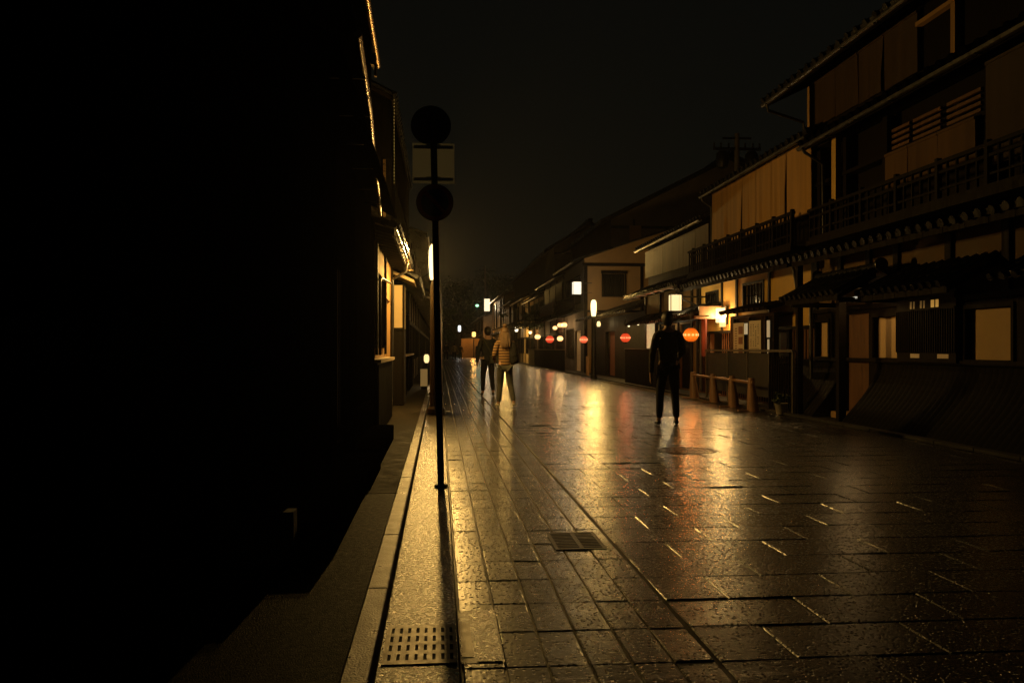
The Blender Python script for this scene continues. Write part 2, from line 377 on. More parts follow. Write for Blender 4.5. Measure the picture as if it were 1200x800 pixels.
def blind(par, x, s, y0, y1, z0, z1, mat, slit=None, k=10):
    """hanging reed blind with gentle folds; bottom corners lift where panels overlap"""
    mb = MB(); vs = []; fs = []; m = 6
    for i in range(k+1):
        y = y0+(y1-y0)*i/k; off = R.uniform(-.008, .008)
        for j in range(m+1):
            z = z0+(z1-z0)*j/m
            yy = y + (slit or 0)*(1 if i == 0 else 0)*(1-j/m)
            vs.append((x-s*(.03+off*(1-j/m)), yy, z))
    for i in range(k):
        for j in range(m): a = i*(m+1)+j; fs.append((a, a+m+1, a+m+2, a+1))
    n = len(vs); vs += [(v[0]+s*.012, v[1], v[2]) for v in vs]; fs += [tuple(q+n for q in f[::-1]) for f in fs]
    # rim
    rim = [i*(m+1) for i in range(k+1)] + [k*(m+1)+j for j in range(1, m+1)] + [i*(m+1)+m for i in range(k-1, -1, -1)] + [j for j in range(m-1, 0, -1)]
    for a, b in zip(rim, rim[1:]+rim[:1]): fs.append((a, a+n, b+n, b))
    mb.add(vs, fs)
    mb.box(x-s*.045, x-s*.01, y0, y1, z1-.01, z1+.03)
    return mb.build('blind', mat, par)
def gable_box(par, x0, x1, y0, y1, ze, xr, zr, mat, t=.15, z0=0, front=True):
    """two gable end walls and the back wall"""
    for (a, b) in ((y0, y0+t), (y1-t, y1)):
        MB().prism([(x0, z0), (x1, z0), (x1, ze), (xr, zr), (x0, ze)], 'y', a, b).build('gable_wall', mat, par)
def main_roof(par, xe, ze, xr, zr, xb, y0, y1, pitch=.3, n=6, name='roof'):
    """ridge roof, front slope eave (xe,ze), ridge (xr,zr), back eave (xb,ze)"""
    mb = tiles(xe, ze, xr, zr, y0, y1, pitch, .05, True, n)
    t2 = tiles(xb, ze, xr, zr, y0, y1, 1.2, .05, False, n); mb.add(t2.v, t2.f)
    mb.box(xr-.14, xr+.14, y0-.02, y1+.02, zr+.02, zr+.24)
    ro = mb.build(name, tile, par)
    rafters(xe, ze, xe+(xr-xe)*.25, ze+(zr-ze)*.25, y0, y1, .6).build('rafters', wood, ro)
    return ro
def inuyarai(name, x, s, y0, y1, label, z1=.95, out=.62):
    """curved split bamboo guard leaning against the wall"""
    t = thing(name, (x-s*out/2, (y0+y1)/2, 0), label, 'bamboo guard')
    prof = []
    for i in range(9):
        u = i/8; prof.append((x-s*(.03+out*(1-u)**1.9), z1*(u**.85)))
    mb = MB(); k = int((y1-y0)/.13)
    for i in range(k):
        a = y0+(y1-y0)*i/k; b = y0+(y1-y0)*(i+1)/k; m = (a+b)/2; bu = .002
        vs = []; fs = []
        for (px, pz) in prof:
            vs += [(px, a+.002, pz), (px-s*bu, m, pz+.004), (px, b-.002, pz), (px+s*.02, b-.002, pz), (px+s*.02, a+.002, pz)]
        for j in range(len(prof)-1):
            for q in range(5): c = j*5; fs.append((c+q, c+(q+1) % 5, c+5+(q+1) % 5, c+5+q))
        mb.add(vs, fs)
    mb.build('bamboo_skirt', bamboo, t)
    r = MB()
    for u in (8,):
        px, pz = prof[u]; r.tube([(px-s*.022, y0-.01, pz), (px-s*.022, y1+.01, pz)], .016, 8)
    r.build('bamboo_rail', bamboo, t)
    return t
exec_parts = []

# ================================================================== GROUND
def sheet(name, x0, x1, y0, y1, z, mat):
    return struct(MB().box(x0, x1, y0, y1, z-.004, z).build(name, mat))
struct(MB().box(-160, 260, -30, 900, -.30, -.10).build('ground', earth))
RS = random.Random(11)
vs, fs = [], []
def sett(x0, x1, y0, y1, g, c):
    """one stone: flat dressed top with a worn chamfer, lying slightly out of true"""
    tx, ty, dz = RS.gauss(0, .006), RS.gauss(0, .007), RS.gauss(0, .0007)
    x0 += g/2 + RS.uniform(0, .0012); x1 -= g/2 + RS.uniform(0, .0012); y0 += g/2 + RS.uniform(0, .002); y1 -= g/2 + RS.uniform(0, .002)
    mx, my = (x0+x1)/2, (y0+y1)/2; n = len(vs)
    for (xa, xb, ya, yb, z) in ((x0, x1, y0, y1, -.03), (x0, x1, y0, y1, -c), (x0+c, x1-c, y0+c, y1-c, 0)):
        for (x, y) in ((xa, ya), (xb, ya), (xb, yb), (xa, yb)):
            j = RS.uniform(-.0012, .0012)
            vs.append((x+j, y+RS.uniform(-.0012, .0012), z + ((x-mx)*tx+(y-my)*ty+dz if z > -.02 else 0)))
    for k in range(2):
        for q in range(4): fs.append((n+k*4+q, n+k*4+(q+1) % 4, n+k*4+4+(q+1) % 4, n+k*4+4+q))
    fs.append((n+8, n+9, n+10, n+11))
NR = int(64/.40)
for r_ in range(NR):
    y0 = -2.0 + r_*.40
    for k in range(6): sett(.085+k*.1625, .085+(k+1)*.1625, y0, y0+.40, .0065, .0045)
    x = 1.075; first = True
    while x < 6.29:
        w_ = .31 if (first and r_ % 2) else .62; first = False
        x1 = min(6.30, x+w_)
        if 6.30-x1 < .12: x1 = 6.30
        sett(x, x1, y0, y0+.40, .0075, .005); x = x1
road = bpy.data.meshes.new('road'); road.from_pydata(vs, [], fs); road.materials.append(paving)
road = bpy.data.objects.new('road', road); COL.objects.link(road); struct(road)
struct(MB().box(.08, 6.30, -3, 61.99, -.09, -.0085).build('road_bed', simple('wet_joint_mortar', (.15, .12, .08), (.035, .03, .02), .5, 3, bump=.5, bscale=80, bdist=.004)))
struct(MB().box(.08, 6.30, 62, 200, -.09, 0).build('far_road', paving))
struct(MB().box(-.232, .072, -3, 200, -.09, -.004).build('gutter_strip', gutterm))
mb = MB()
y = -3.0
while y < 120:
    mb.box(-.352, -.252, y, y+1.195, -.09, .035 + R.uniform(-.002, .002)); y += 1.2
struct(mb.build('kerb', kerbm, bevel=.008))
struct(MB().box(-1.6, -.36, -3, 7.1, -.09, .004).build('footpath', asph))
struct(MB().box(-1.6, -.36, 7.11, 200, -.09, .006).build('stone_footpath', stone_m))
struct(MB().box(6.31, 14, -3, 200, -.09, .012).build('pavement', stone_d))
mb = MB(); y = 3.0
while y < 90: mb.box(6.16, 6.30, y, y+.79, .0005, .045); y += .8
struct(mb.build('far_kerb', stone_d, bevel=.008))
struct(MB().box(-14, -1.61, -6, 4.88, -.09, .01).build('yard_paving', asph))

# drain grate: plate with 4 x 8 slots over a dark pit, flush with the gutter
g = thing('drain_grate', (-.08, 3.5, 0), 'worn steel grate with four rows of slots set in the gutter', 'drain grate')
X0, X1, Y0, Y1 = -.222, .068, 3.27, 3.73
MB().box(X0, X1, Y0, Y1, -.0035, -.0025).build('pit', pit, g)
mb = MB(); px0 = [X0]
for i in range(8): px0 += [X0+.020+i*.0348, X0+.020+i*.0348+.013]
px0.append(X1)
for i in range(0, len(px0), 2): mb.box(px0[i], px0[i+1], Y0, Y1, -.002, .0005)
for j in range(5): mb.box(X0+.001, X1-.001, Y0+j*.1045+.001, Y0+j*.1045+.040, -.0019, .0001)
mb.build('grate_plate', gratem, g)
# hatch beside it
g = thing('service_hatch', (.16, 3.55, 0), 'speckled concrete hatch cover beside the slotted grate', 'hatch')
MB().box(.083, .25, 3.25, 3.90, .0020, .0030).build('rim', iron, g)
MB().box(.088, .132, 3.31, 3.72, .0035, .0055).build('steel_strip', gratem, g)
MB().box(.146, .240, 3.26, 3.89, .0035, .0055).build('cover', gutterm, g)
# grated inlet in the paving
g = thing('inlet_grate', (.85, 5.28, 0), 'dark barred inlet grate sunk in the middle of the paving', 'drain grate')
MB().box(.69, 1.0, 5.04, 5.5, .0023, .0028).build('pit', pit, g)
mb = MB()
mb.box(.69, .71, 5.04, 5.5, .003, .005).box(.98, 1.0, 5.04, 5.5, .003, .005).box(.711, .979, 5.04, 5.065, .003, .005).box(.711, .979, 5.475, 5.5, .003, .005).box(.84, .865, 5.066, 5.474, .003, .0055)
for i in range(9): mb.box(.712, .838, 5.10+i*.042, 5.112+i*.042, .003, .0045).box(.867, .978, 5.10+i*.042, 5.112+i*.042, .003, .0045)
mb.build('frame', gratem, g)
# manhole
g = thing('manhole_cover', (2.89, 9.79, 0), 'round iron manhole cover in the paving in front of the standing man', 'manhole')
MB().lathe([(.33, .001), (.345, .006), (.315, .007), (.31, .004)], (2.89, 9.79, 0), 40).build('rim', iron, g, True)
mb = MB().lathe([(.305, .001), (.305, .005), (.0001, .005)], (2.89, 9.79, 0), 40)
for i in range(9):
    for j in range(9):
        u, v = (i-4)*.062, (j-4)*.062
        if u*u+v*v < .27**2: mb.box(2.89+u-.02, 2.89+u+.02, 9.79+v-.02, 9.79+v+.02, .0053, .0068)
mb.build('lid', iron, g)
# long slotted channel in front of the right hand houses
g = thing('channel_grate', (5.9, 22.5, 0), 'long ladder like channel grate running along the far side of the road', 'drain grate')
mb = MB(); MB().box(5.72, 6.1, 18.2, 30, .002, .003).build('pit', pit, g)
mb.box(5.72, 5.745, 18.2, 30, .004, .012).box(6.075, 6.1, 18.2, 30, .004, .012)
y = 18.25
while y < 29.9: mb.box(5.746, 6.074, y, y+.05, .004, .011); y += .19
mb.build('bars', gratem, g)

# ================================================================== LAMPS
WARM = (1.0, .58, .145)
capm = None
def lanternglow(name, ce, cm, s, z, r):
    """paper lantern: brightest round the bulb at mid height, redder towards top and bottom"""
    m = glowshell(name, cm, s); nt = m.node_tree; e = [n for n in nt.nodes if n.type == 'EMISSION'][0]
    g = N(nt, 'ShaderNodeNewGeometry'); x = N(nt, 'ShaderNodeSeparateXYZ'); L(nt, g.outputs['Position'], x.inputs[0])
    d = N(nt, 'ShaderNodeMath', operation='SUBTRACT'); L(nt, x.outputs[2], d.inputs[0]); d.inputs[1].default_value = z
    a = N(nt, 'ShaderNodeMath', operation='ABSOLUTE'); L(nt, d.outputs[0], a.inputs[0])
    q = N(nt, 'ShaderNodeMath', operation='DIVIDE'); L(nt, a.outputs[0], q.inputs[0]); q.inputs[1].default_value = r
    L(nt, ramp(nt, q.outputs[0], [(.0, cm), (.45, tuple(.5*(u+v) for u, v in zip(ce, cm))), (.95, ce)]), e.inputs[0]); return m
def glowshell(name, col, s):
    """frosted lamp glass: glows and lets the lamp inside shine through"""
    m = bpy.data.materials.new(name); m.use_nodes = True; nt = m.node_tree; nt.nodes.clear()
    o = N(nt, 'ShaderNodeOutputMaterial'); e = N(nt, 'ShaderNodeEmission'); e.inputs[0].default_value = (*col, 1); e.inputs[1].default_value = s
    t = N(nt, 'ShaderNodeBsdfTransparent'); a = N(nt, 'ShaderNodeAddShader'); L(nt, e.outputs[0], a.inputs[0]); L(nt, t.outputs[0], a.inputs[1]); L(nt, a.outputs[0], o.inputs[0])
    return m
cap_glass = glowshell('frosted_lamp_glass', (1.0, .78, .36), 1.6)
PW = dict(lamp=320, box=38)
def street_lamp(x, y, zt=2.45, off=0, h=.65, r=.115, post=.11, label='', power=None, tint=WARM):
    t = thing('street_lamp', (x, y, 0), label, 'street lamp', 'street lamps with capsule heads')
    mb = MB().lathe([(post*1.5, 0), (post*1.5, .10), (post*1.12, .14), (post*1.0, .9), (post*.96, zt-.10), (post*.75, zt-.04), (post*.75, zt-.005)], (x, y, 0), 20)
    mb.build('post', metal_d, t, True)
    MB().lathe([(post*1.25, .35), (post*1.25, .40)], (x, y, 0), 20).build('collar', metal_d, t, True)
    px, x = x, x+off
    prof = [(r*.62, zt), (r*.80, zt+.12*h), (r*.97, zt+.40*h), (r, zt+.6*h), (r*.93, zt+.82*h), (r*.7, zt+.94*h), (r*.3, zt+.99*h)]
    MB().lathe(prof, (x, y, 0), 24).build('lamp_glass', cap_glass, t, True)
    MB().lathe([(r*.34, zt+.992*h), (r*.30, zt+1.02*h), (.005, zt+1.03*h)], (x, y, 0), 16).build('cap', metal_d, t, True)
    p = (power or PW['lamp'])/2
    for k in (.3, .72): light('lamp_light', (x, y, zt+k*h), p, tint, r*.7, t)
    return t
street_lamp(-.06, 15.64, off=-.062, r=.076, power=600, label='nearest street lamp, thick black post just behind the pole of round signs')
street_lamp(6.0, 32.94, label='street lamp with glowing capsule in front of the tan gable wall', post=.09)
street_lamp(5.25, 68, label='small distant street lamp glowing above the walking couple', h=.72, post=.08, zt=2.3)

def box_lamp(name, x, y, z, w, d, h, col, s, label, arm_x, power=0, group=None):
    t = thing(name, (x, y, z), label, 'lantern', group)
    MB().box(x-w/2, x+w/2, y-d/2, y+d/2, z, z+h).build('lamp_shade', glowshell(name+'_glow', col, s), t)
    f = MB()
    for a in (-1, 1):
        for b in (-1, 1): f.box(x+a*w/2-.009, x+a*w/2+.009, y+b*d/2-.009, y+b*d/2+.009, z-.01, z+h+.01)
    f.box(x-w/2-.014, x+w/2+.014, y-d/2-.014, y+d/2+.014, z+h+.011, z+h+.035).box(x-w/2-.012, x+w/2+.012, y-d/2-.012, y+d/2+.012, z-.032, z-.011)
    f.build('frame', wood, t)
    MB().box(x+w/2+.015, arm_x, y-.018, y+.018, z+h-.06, z+h-.02).box(x+w/2+.015, arm_x, y-.012, y+.012, z+.06, z+.085).build('bracket', metal_d, t)
    if power: light('lamp_light', (x, y, z+h/2), power, (col[0], col[1]*.9, col[2]*.8), min(w, d)*.4, t)
    return t
box_lamp('box_lantern', 6.15, 21.9, 2.19, .29, .22, .40, (1, .76, .36), .8, 'square paper lantern on a bracket above the head of the standing man', 6.95, 45)
box_lamp('box_sign_lamp', 6.25, 38.6, 3.67, .38, .3, .55, (1, .9, .66), .9, 'white square light box high on the corner beside the tan gable wall', 6.95, 70)
box_lamp('tall_light_box', 6.0, 108, 5.9, .72, .4, 1.55, (1, .82, .52), .9, 'tall upright light box high on the last pale house', 7.0, 300)
# wall lamp on the ochre wall
t = thing('wall_lamp', (6.86, 20.4, 1.75), 'bright rectangular lamp fixed to the ochre wall left of the notice boards', 'wall lamp')
MB().box(6.76, 6.92, 20.24, 20.46, 1.83, 2.18).build('lamp_glass', glowshell('wall_lamp_glow', (1, .72, .34), 1.2), t)
MB().box(6.78, 6.9, 20.12, 20.23, 1.72, 1.95).build('name_light', glowshell('name_light_glow', (1, .66, .25), .8), t)
MB().box(6.925, 6.985, 20.2, 20.5, 1.78, 2.22).build('back_plate', metal_d, t)
light('lamp_light', (6.84, 20.35, 2.0), 92, (1, .62, .2), .06, t)
light('lamp_light', (6.84, 20.17, 1.83), 12, (1, .5, .16), .05, t)

def round_lantern(x, y, z, r, col, s, label, power=0, top=None, marks=False, group='paper lanterns along the shop fronts', pcol=None, red=False):
    t = thing('paper_lantern', (x, y, z-r), label, 'paper lantern', group)
    prof = []
    n = 16
    for i in range(n+1):
        a = -PI/2*.80 + PI*.80*i/n
        prof.append((r*math.cos(a)*(1 + (.03 if i % 2 else -.0)), z+r*.95*math.sin(a)))
    MB().lathe(prof, (x, y, 0), 24).build('lantern_shade', lanternglow('lantern_glow', tuple(c*f for c, f in zip(col, (.75, .45, .3))), tuple(min(1.4, c*f) for c, f in zip(col, (1.3, 1.5, 1.6))), s, z, r), t, False)
    rz = r*.95*math.sin(PI/2*.8); rr = r*math.cos(PI/2*.8)
    MB().lathe([(rr*1.08, z+rz+.001), (rr*1.08, z+rz+r*.14), (rr*.8, z+rz+r*.16)], (x, y, 0), 20).lathe([(rr*.8, z-rz-r*.16), (rr*1.08, z-rz-r*.14), (rr*1.08, z-rz-.001)], (x, y, 0), 20).build('lantern_rim', wood, t)
    if marks:
        m = MB()
        for k in range(12):
            a = 2*PI*k/12; c, s_ = math.cos(a), math.sin(a)
            cx, cy = x+c*r*1.045, y+s_*r*1.045; w = r*.17
            pts = [(cx - s_*w*math.cos(q), cy + c*w*math.cos(q), z + w*math.sin(q)) for q in [2*PI*j/12 for j in range(12)]]
            pts2 = [(p[0]-c*.006, p[1]-s_*.006, p[2]) for p in pts]
            m.add(pts+pts2, [tuple(range(12))] + [(j, (j+1) % 12, (j+1) % 12+12, j+12) for j in range(12)])
        m.build('white_dots', glowshell('dot_glow', (1, .5, .2), .6), t)
    if top: MB().box(x-.008, x+.008, y-.008, y+.008, z+rz+r*.1, top).build('cord', metal_d, t)
    if power: light('lamp_light', (x, y, z), power, pcol or col, r*.5, t)
    return t
round_lantern(6.15, 20.5, 1.53, .18, (1, .19, .008), .62, 'glowing orange lantern with a row of pale dots by the red curtain', 30, 2.1, True, pcol=(1, .28, .05))
round_lantern(6.15, 27.9, 1.55, .16, (1, .075, .02), .5, 'red lantern with pale dots beside the lit cream panel', 14, 2.2, True, pcol=(1, .2, .07))
round_lantern(6.3, 37.0, 1.58, .17, (1, .16, .06), .6, 'round red and white lantern half hidden by the second street lamp post', 10, 2.3, True, pcol=(1, .3, .1))
round_lantern(6.4, 49.3, 1.72, .23, (1, .08, .03), .5, 'red lantern with pale dots in the middle of the far lantern cluster', 14, 2.6, True, pcol=(1, .25, .1))
for (x, y, z, r, lb, p) in [(6.4, 55.5, 1.95, .19, 'leftmost orange globe of the far lantern cluster', 22), (6.5, 47.8, 2.35, .13, 'orange globe high up over the red lantern in the far cluster', 20),
                         (6.5, 45.8, 2.45, .14, 'middle globe of the upper row in the far lantern cluster', 20), (6.5, 44.2, 2.42, .15, 'rightmost globe of the upper row in the far lantern cluster', 20),
                         (6.45, 45.4, 1.72, .16, 'small pale globe right of the red lantern in the far cluster', 16), (6.5, 61.0, 2.35, .13, 'small round lamp over the low cream wall left of the far cluster', 14)]:
    round_lantern(x, y, z, r, (1, .62, .24), 1.1, lb, p, 2.9, pcol=(1, .6, .24))

# ================================================================== SIGN POLE
LX, LY = .013, 7.43
def px_(z): return LX - .066*z/3.1
t = thing('sign_pole', (LX, LY, 0), 'thin dark pole carrying two round signs with a square plate between them', 'sign pole')
MB().tube([(px_(0), LY, 0), (px_(3.25), LY, 3.25)], .029, 14).build('pole', metal_d, t, True)
MB().lathe([(.06, -.002), (.055, .02), (.03, .03)], (LX, LY, 0), 18).build('base_collar', iron, t, True)
# upper disc: seen from behind, black back with brackets
z = 3.14; c = (px_(z)-.02, LY+.045, z)
d = MB().lathe([(.17, -.004), (.175, 0), (.172, .006), (.165, .003)], c, 48, 'y').build('sign_disc', metal_b, t, True)
MB().box(c[0]-.10, c[0]+.10, LY+.028, LY+.040, z-.115, z-.09).box(c[0]-.10, c[0]+.10, LY+.028, LY+.040, z+.07, z+.095).build('bracket', metal_b, d)
# plate, seen from behind with clamps
z = 2.81; c = (px_(z)-.005, LY+.04, z)
d = MB().box(c[0]-.182, c[0]+.182, c[1]-.002, c[1]+.002, z-.175, z+.175).build('plate', alu, t, bevel=.001)
e = MB()
for zz in (z-.14, z+.14):
    MB().box(c[0]-.17, c[0]+.17, c[1]-.014, c[1]-.0025, zz-.014, zz+.014).build('plate_rail', metal_g, d)
e = MB()
for zz in (z-.14, z+.14):
    MB().box(c[0]-.062, c[0]+.062, c[1]-.034, c[1]-.0145, zz-.018, zz+.018).build('clamp', metal_g, d)
# lower disc: no parking, facing us
z = 2.455; c = (px_(z), LY-.04, z)
d = MB().lathe([(.150, .004), (.161, .004), (.161, -.002), (.156, -.003), (.150, -.001)], c, 48, 'y').build('sign_disc', metal_b, t, True)
MB().lathe([(.155, -.004), (.155, -.0055), (.0001, -.0055)], c, 48, 'y').build('red_face', signred, d)
MB().lathe([(.118, -.0065), (.118, -.0075), (.0001, -.0075)], c, 48, 'y').build('blue_face', signblue, d)
w = .016; q = math.sqrt(.5)
a = [(-.118*q, .118*q), (.118*q, -.118*q)]
MB().prism([(c[0]+a[0][0]-w*q, z+a[0][1]-w*q), (c[0]+a[1][0]-w*q, z+a[1][1]-w*q), (c[0]+a[1][0]+w*q, z+a[1][1]+w*q), (c[0]+a[0][0]+w*q, z+a[0][1]+w*q)], 'y', c[1]-.0095, c[1]-.0082).build('slash', signred, d)

# ================================================================== RIGHT SIDE
XW = 7.0
# ---- R1 nearest three storey house
b = thing('wooden_townhouse', (XW, 9.2, 0), 'three storey dark house nearest on the far side, with a small gate roof', 'house')
ops = [(9.9, 10.82, 1.05, 1.72), (12.5, 13.25, 1.05, 1.70), (14.85, 15.35, 1.05, 1.68), (13.42, 14.2, .05, 1.78), (8.3, 9.5, 1.05, 1.72)]
w = wall(XW, .18, 2.5, 15.4, 0, 1.92, ops).build('wall', wood, b)
MB().box(XW+.003, XW+.18, 2.5, 15.4, 1.92, 2.85).build('plaster_wall', plaster_b, b)
m = MB()
for y in (2.52, 5.2, 7.2, 8.95, 9.9, 11.1, 12.45, 13.3, 14.3, 15.25): m.box(XW-.05, XW+.001, y, y+.14, 1.925, 2.85)
m.box(XW-.06, XW-.003, 2.5, 15.4, 1.84, 1.92).box(XW-.06, XW-.003, 2.5, 15.4, .98, 1.04)
m.build('posts', wood, b)
for (a, c, l, h, bars) in ((9.9, 10.82, 1.05, 1.72, 0), (12.5, 13.25, 1.05, 1.70, 0), (14.85, 15.35, 1.05, 1.68, 0), (8.3, 9.5, 1.05, 1.72, 0)):
    window(b, XW, 1, a, c, l, h, paper, bars, 0)
# lattice bay with its own little tiled roof and glowing slots
YA, YB = 10.9, 12.38
bay = MB().box(6.90, 6.995, YA, YB, 1.0, 1.02).box(6.90, 6.995, YA, YB, 1.97, 2.0).box(6.90, 6.92, YA, YB, 1.021, 1.969)
for i in range(27):
    y = YA+(YB-YA-.02)*i/26; bay.box(6.88, 6.899, y, y+.02, 1.14, 1.74)
bay.box(6.88, 6.899, YA, YB, 1.745, 1.77).box(6.88, 6.899, YA, YB, 1.885, 1.969)
bay.box(6.921, 6.995, YA, YA+.03, 1.021, 1.969).box(6.921, 6.995, YB-.03, YB, 1.021, 1.969)
bo = bay.build('lattice_bay', wood, b)
sl = emis('lit_slot', (1, .52, .10), .42); sd_ = emis('dim_slot', (1, .55, .15), .07); sl2 = emis('low_slot', (1, .5, .15), .045)
for (y0, y1, mt) in ((11.296, 11.358, sl), (11.400, 11.473, sl), (11.629, 11.661, sd_), (11.702, 11.744, sd_), (11.890, 11.921, sd_), (11.963, 12.005, sd_)):
    MB().box(6.892, 6.8995, y0, y1, 1.775, 1.88).build('lit_slot', mt, bo)
for (y0, y1) in ((11.056, 11.317), (11.765, 11.994)): MB().box(6.892, 6.8995, y0, y1, 1.06, 1.12).build('lit_slot', sl2, bo)
tiles(6.25, 1.98, 6.99, 2.35, 10.1, 12.3, .2, .04).build('bay_roof', tile, b)
tiles(6.25, 1.98, 6.99, 2.35, 6.8, 9.2, .2, .04).build('bay_roof', tile, b)
rafters(6.27, 1.98, 6.99, 2.35, 10.1, 12.3, .3).build('bay_rafters', wood, b)
# gate: posts, door, tiled roof with end tile
GA, GB = 12.35, 14.4
tiles(5.95, 2.02, 6.6, 2.36, GA, GB, .2, .042).build('gate_roof', tile, b)
tiles(6.98, 2.20, 6.6, 2.37, GA, GB, .2, .042, False).build('gate_roof', tile, b)
MB().tube([(6.6, GA-.06, 2.43), (6.6, GB+.06, 2.43)], .07, 12).lathe([(.10, -.03), (.11, 0), (.10, .03)], (6.6, GA-.06, 2.46), 16, 'y').lathe([(.10, -.03), (.11, 0), (.10, .03)], (6.6, GB+.06, 2.46), 16, 'y').build('gate_ridge', tile, b, True)
rafters(5.97, 2.02, 6.6, 2.36, GA+.05, GB-.05, .24).build('gate_rafters', wood, b)
MB().box(6.36, 6.46, 14.72, 14.82, .013, 2.9).box(6.36, 6.48, 13.14, 13.25, .013, 2.12).box(6.34, 6.49, GA+.1, GB-.1, 2.121, 2.2).box(6.05, 6.98, 14.2, 14.28, 1.90, 1.98).box(6.05, 6.98, 12.5, 12.58, 1.9, 1.98).build('gate_posts', wood, b)
MB().box(XW+.05, XW+.09, 13.42, 14.2, .05, 1.78).build('door', wood_brown, b)
MB().box(XW-.25, XW+.04, 13.35, 14.25, .013, .12).build('step', plaster_t, b)
# balcony and pent roof over the ground floor
tiles(6.3, 2.74, XW, 3.0, 2.5, 14.9, .245, .05, True, 10).build('pent_roof', tile, b)
rafters(6.32, 2.74, XW, 3.0, 2.5, 14.9, .45).build('rafters', wood, b)
railing(b, 6.45, 1, 2.5, 14.4, 3.07, 3.62, .2)
# second storey
MB().box(XW+.2, XW+.3, 2.5, 15.4, 2.9, 4.9).build('upper_wall', wood, b)
m = MB()
for y in (4.0, 6.5, 9.0, 10.3, 12.85, 14.2, 15.2): m.box(XW, XW+.199, y, y+.14, 2.99, 4.85)
m.box(XW-.02, XW+.19, 2.5, 15.38, 4.2, 4.26)
m.build('upper_posts', wood, b)
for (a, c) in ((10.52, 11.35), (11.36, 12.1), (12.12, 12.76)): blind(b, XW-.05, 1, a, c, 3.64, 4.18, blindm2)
for (a, c) in ((8.2, 9.2), (9.22, 10.3)): blind(b, XW-.05, 1, a, c, 3.5, 4.8, blind_faint)
for (a, c) in ((10.6, 11.35), (11.5, 12.2), (12.3, 12.8)):
    mm = MB()
    for k in range(4): mm.box(XW+.05, XW+.09, a, c, 4.3+k*.09, 4.3+k*.09+.045)
    mm.build('louvre', wood_brown, b)
MB().box(XW-.12, XW-.02, 14.34, 14.5, 3.75, 5.0).build('pale_post', plaster_y, b)
# middle pent roof and third storey
tiles(6.55, 4.86, XW+.4, 5.2, 2.5, 15.0, .27, .05, True, 8).build('middle_roof', char, b)
rafters(6.57, 4.86, XW+.4, 5.2, 2.5, 15.0, .45).build('middle_rafters', wood, b)
gutter(b, 6.5, 4.82, 2.5, 15.0)
MB().box(XW+.05, XW+.25, 2.5, 15.75, 4.95, 6.4).build('top_wall', wood, b)
for (a, c, sl) in ((13.75, 14.55, -.05), (14.56, 15.35, 0), (12.9, 13.7, .12), (11.95, 12.88, 0)): blind(b, XW, 1, a, c, 5.25+.02*(a-11.95), 6.12, blind_faint, sl)
MB().box(XW-.04, XW+.04, 15.58, 15.68, 5.2, 6.15).build('pale_post', plaster_t, b)
MB().box(XW-.05, XW+.04, 11.0, 11.1, 5.0, 5.899).box(XW-.06, XW+.04, 11.0, 11.95, 5.9, 5.96).build('pale_frame', plaster_t, b)
main_roof(b, 6.25, 5.92, 10.5, 8.0, 15, 2.3, 16.0, .28, 6)
gable_box(b, XW+.26, 14.5, 2.5, 15.4, 6.1, 10.5, 7.85, wood, z0=0)
gutter(b, 6.18, 5.86, 2.3, 15.9)
downpipe(b, [(6.18, 15.7, 5.82), (6.2, 15.7, 5.7), (6.9, 15.72, 5.5), (6.93, 15.72, 5.3)])
downpipe(b, [(6.45, 14.75, 4.78), (6.5, 14.75, 4.7), (6.86, 14.8, 4.5), (6.88, 14.8, 3.1)])
downpipe(b, [(6.42, 15.2, 2.9), (6.5, 15.2, 2.6), (6.55, 15.2, 2.3), (6.88, 15.35, 2.1), (6.9, 15.35, .1)])
# fluorescent tube under the gate roof
t = thing('tube_light', (6.30, 13.0, 1.97), 'short cold tube light under the small gate roof of the nearest house', 'light fitting')
MB().box(6.30, 6.34, 12.5, 12.95, 1.955, 1.985).build('tube', emis('tube_glow', (1, .93, .72), 1.2), t)
MB().box(6.305, 6.335, 12.45, 13.0, 1.986, 2.0).build('housing', metal_d, t)
light('lamp_light', (6.32, 12.72, 1.92), 8, (1, .6, .22), .04, t)
inuyarai('bamboo_skirt_guard', XW, 1, 4.5, 13.1, 'long curved bamboo skirt guard along the foot of the nearest house', .98, .62)
inuyarai('bamboo_skirt_guard', XW, 1, 14.3, 16.2, 'short curved bamboo skirt guard left of the brown door', .98, .55)

# ---- R2 ochre house with big blinds
b = thing('ochre_townhouse', (XW, 19, 0), 'ochre walled house with long reed blinds over a dark balcony', 'house')
ops = [(17.96, 19.15, 2.16, 2.64), (21.0, 21.9, 2.2, 2.62), (19.5, 20.1, .05, 1.7)]
wall(XW, .18, 15.42, 22.5, 1.62, 2.85, ops[:2]).build('wall', plaster_y, b)
wall(XW, .18, 15.42, 22.5, 0, 1.619, [(20.75, 21.6, .05, 1.619)]).build('boarded_wall', wood_brown, b)
m = MB()
for y in (15.42, 17.55, 19.55, 20.6, 22.38): m.box(XW-.04, XW-.001, y, y+.09, 1.64, 2.84)
m.box(XW-.05, XW-.001, 15.42, 22.5, 1.57, 1.635)
for i in range(50):
    y = 15.5+i*.14
    if not (20.7 < y < 21.6): m.box(XW-.018, XW-.001, y, y+.02, .05, 1.565)
m.build('posts', wood, b)
window(b, XW, 1, 17.96, 19.15, 2.16, 2.64, glass, 5, 1)
window(b, XW, 1, 21.0, 21.9, 2.2, 2.62, glass, 5, 0)
MB().box(XW+.1, XW+.14, 20.75, 21.6, .05, 1.62).build('door', wood, b)
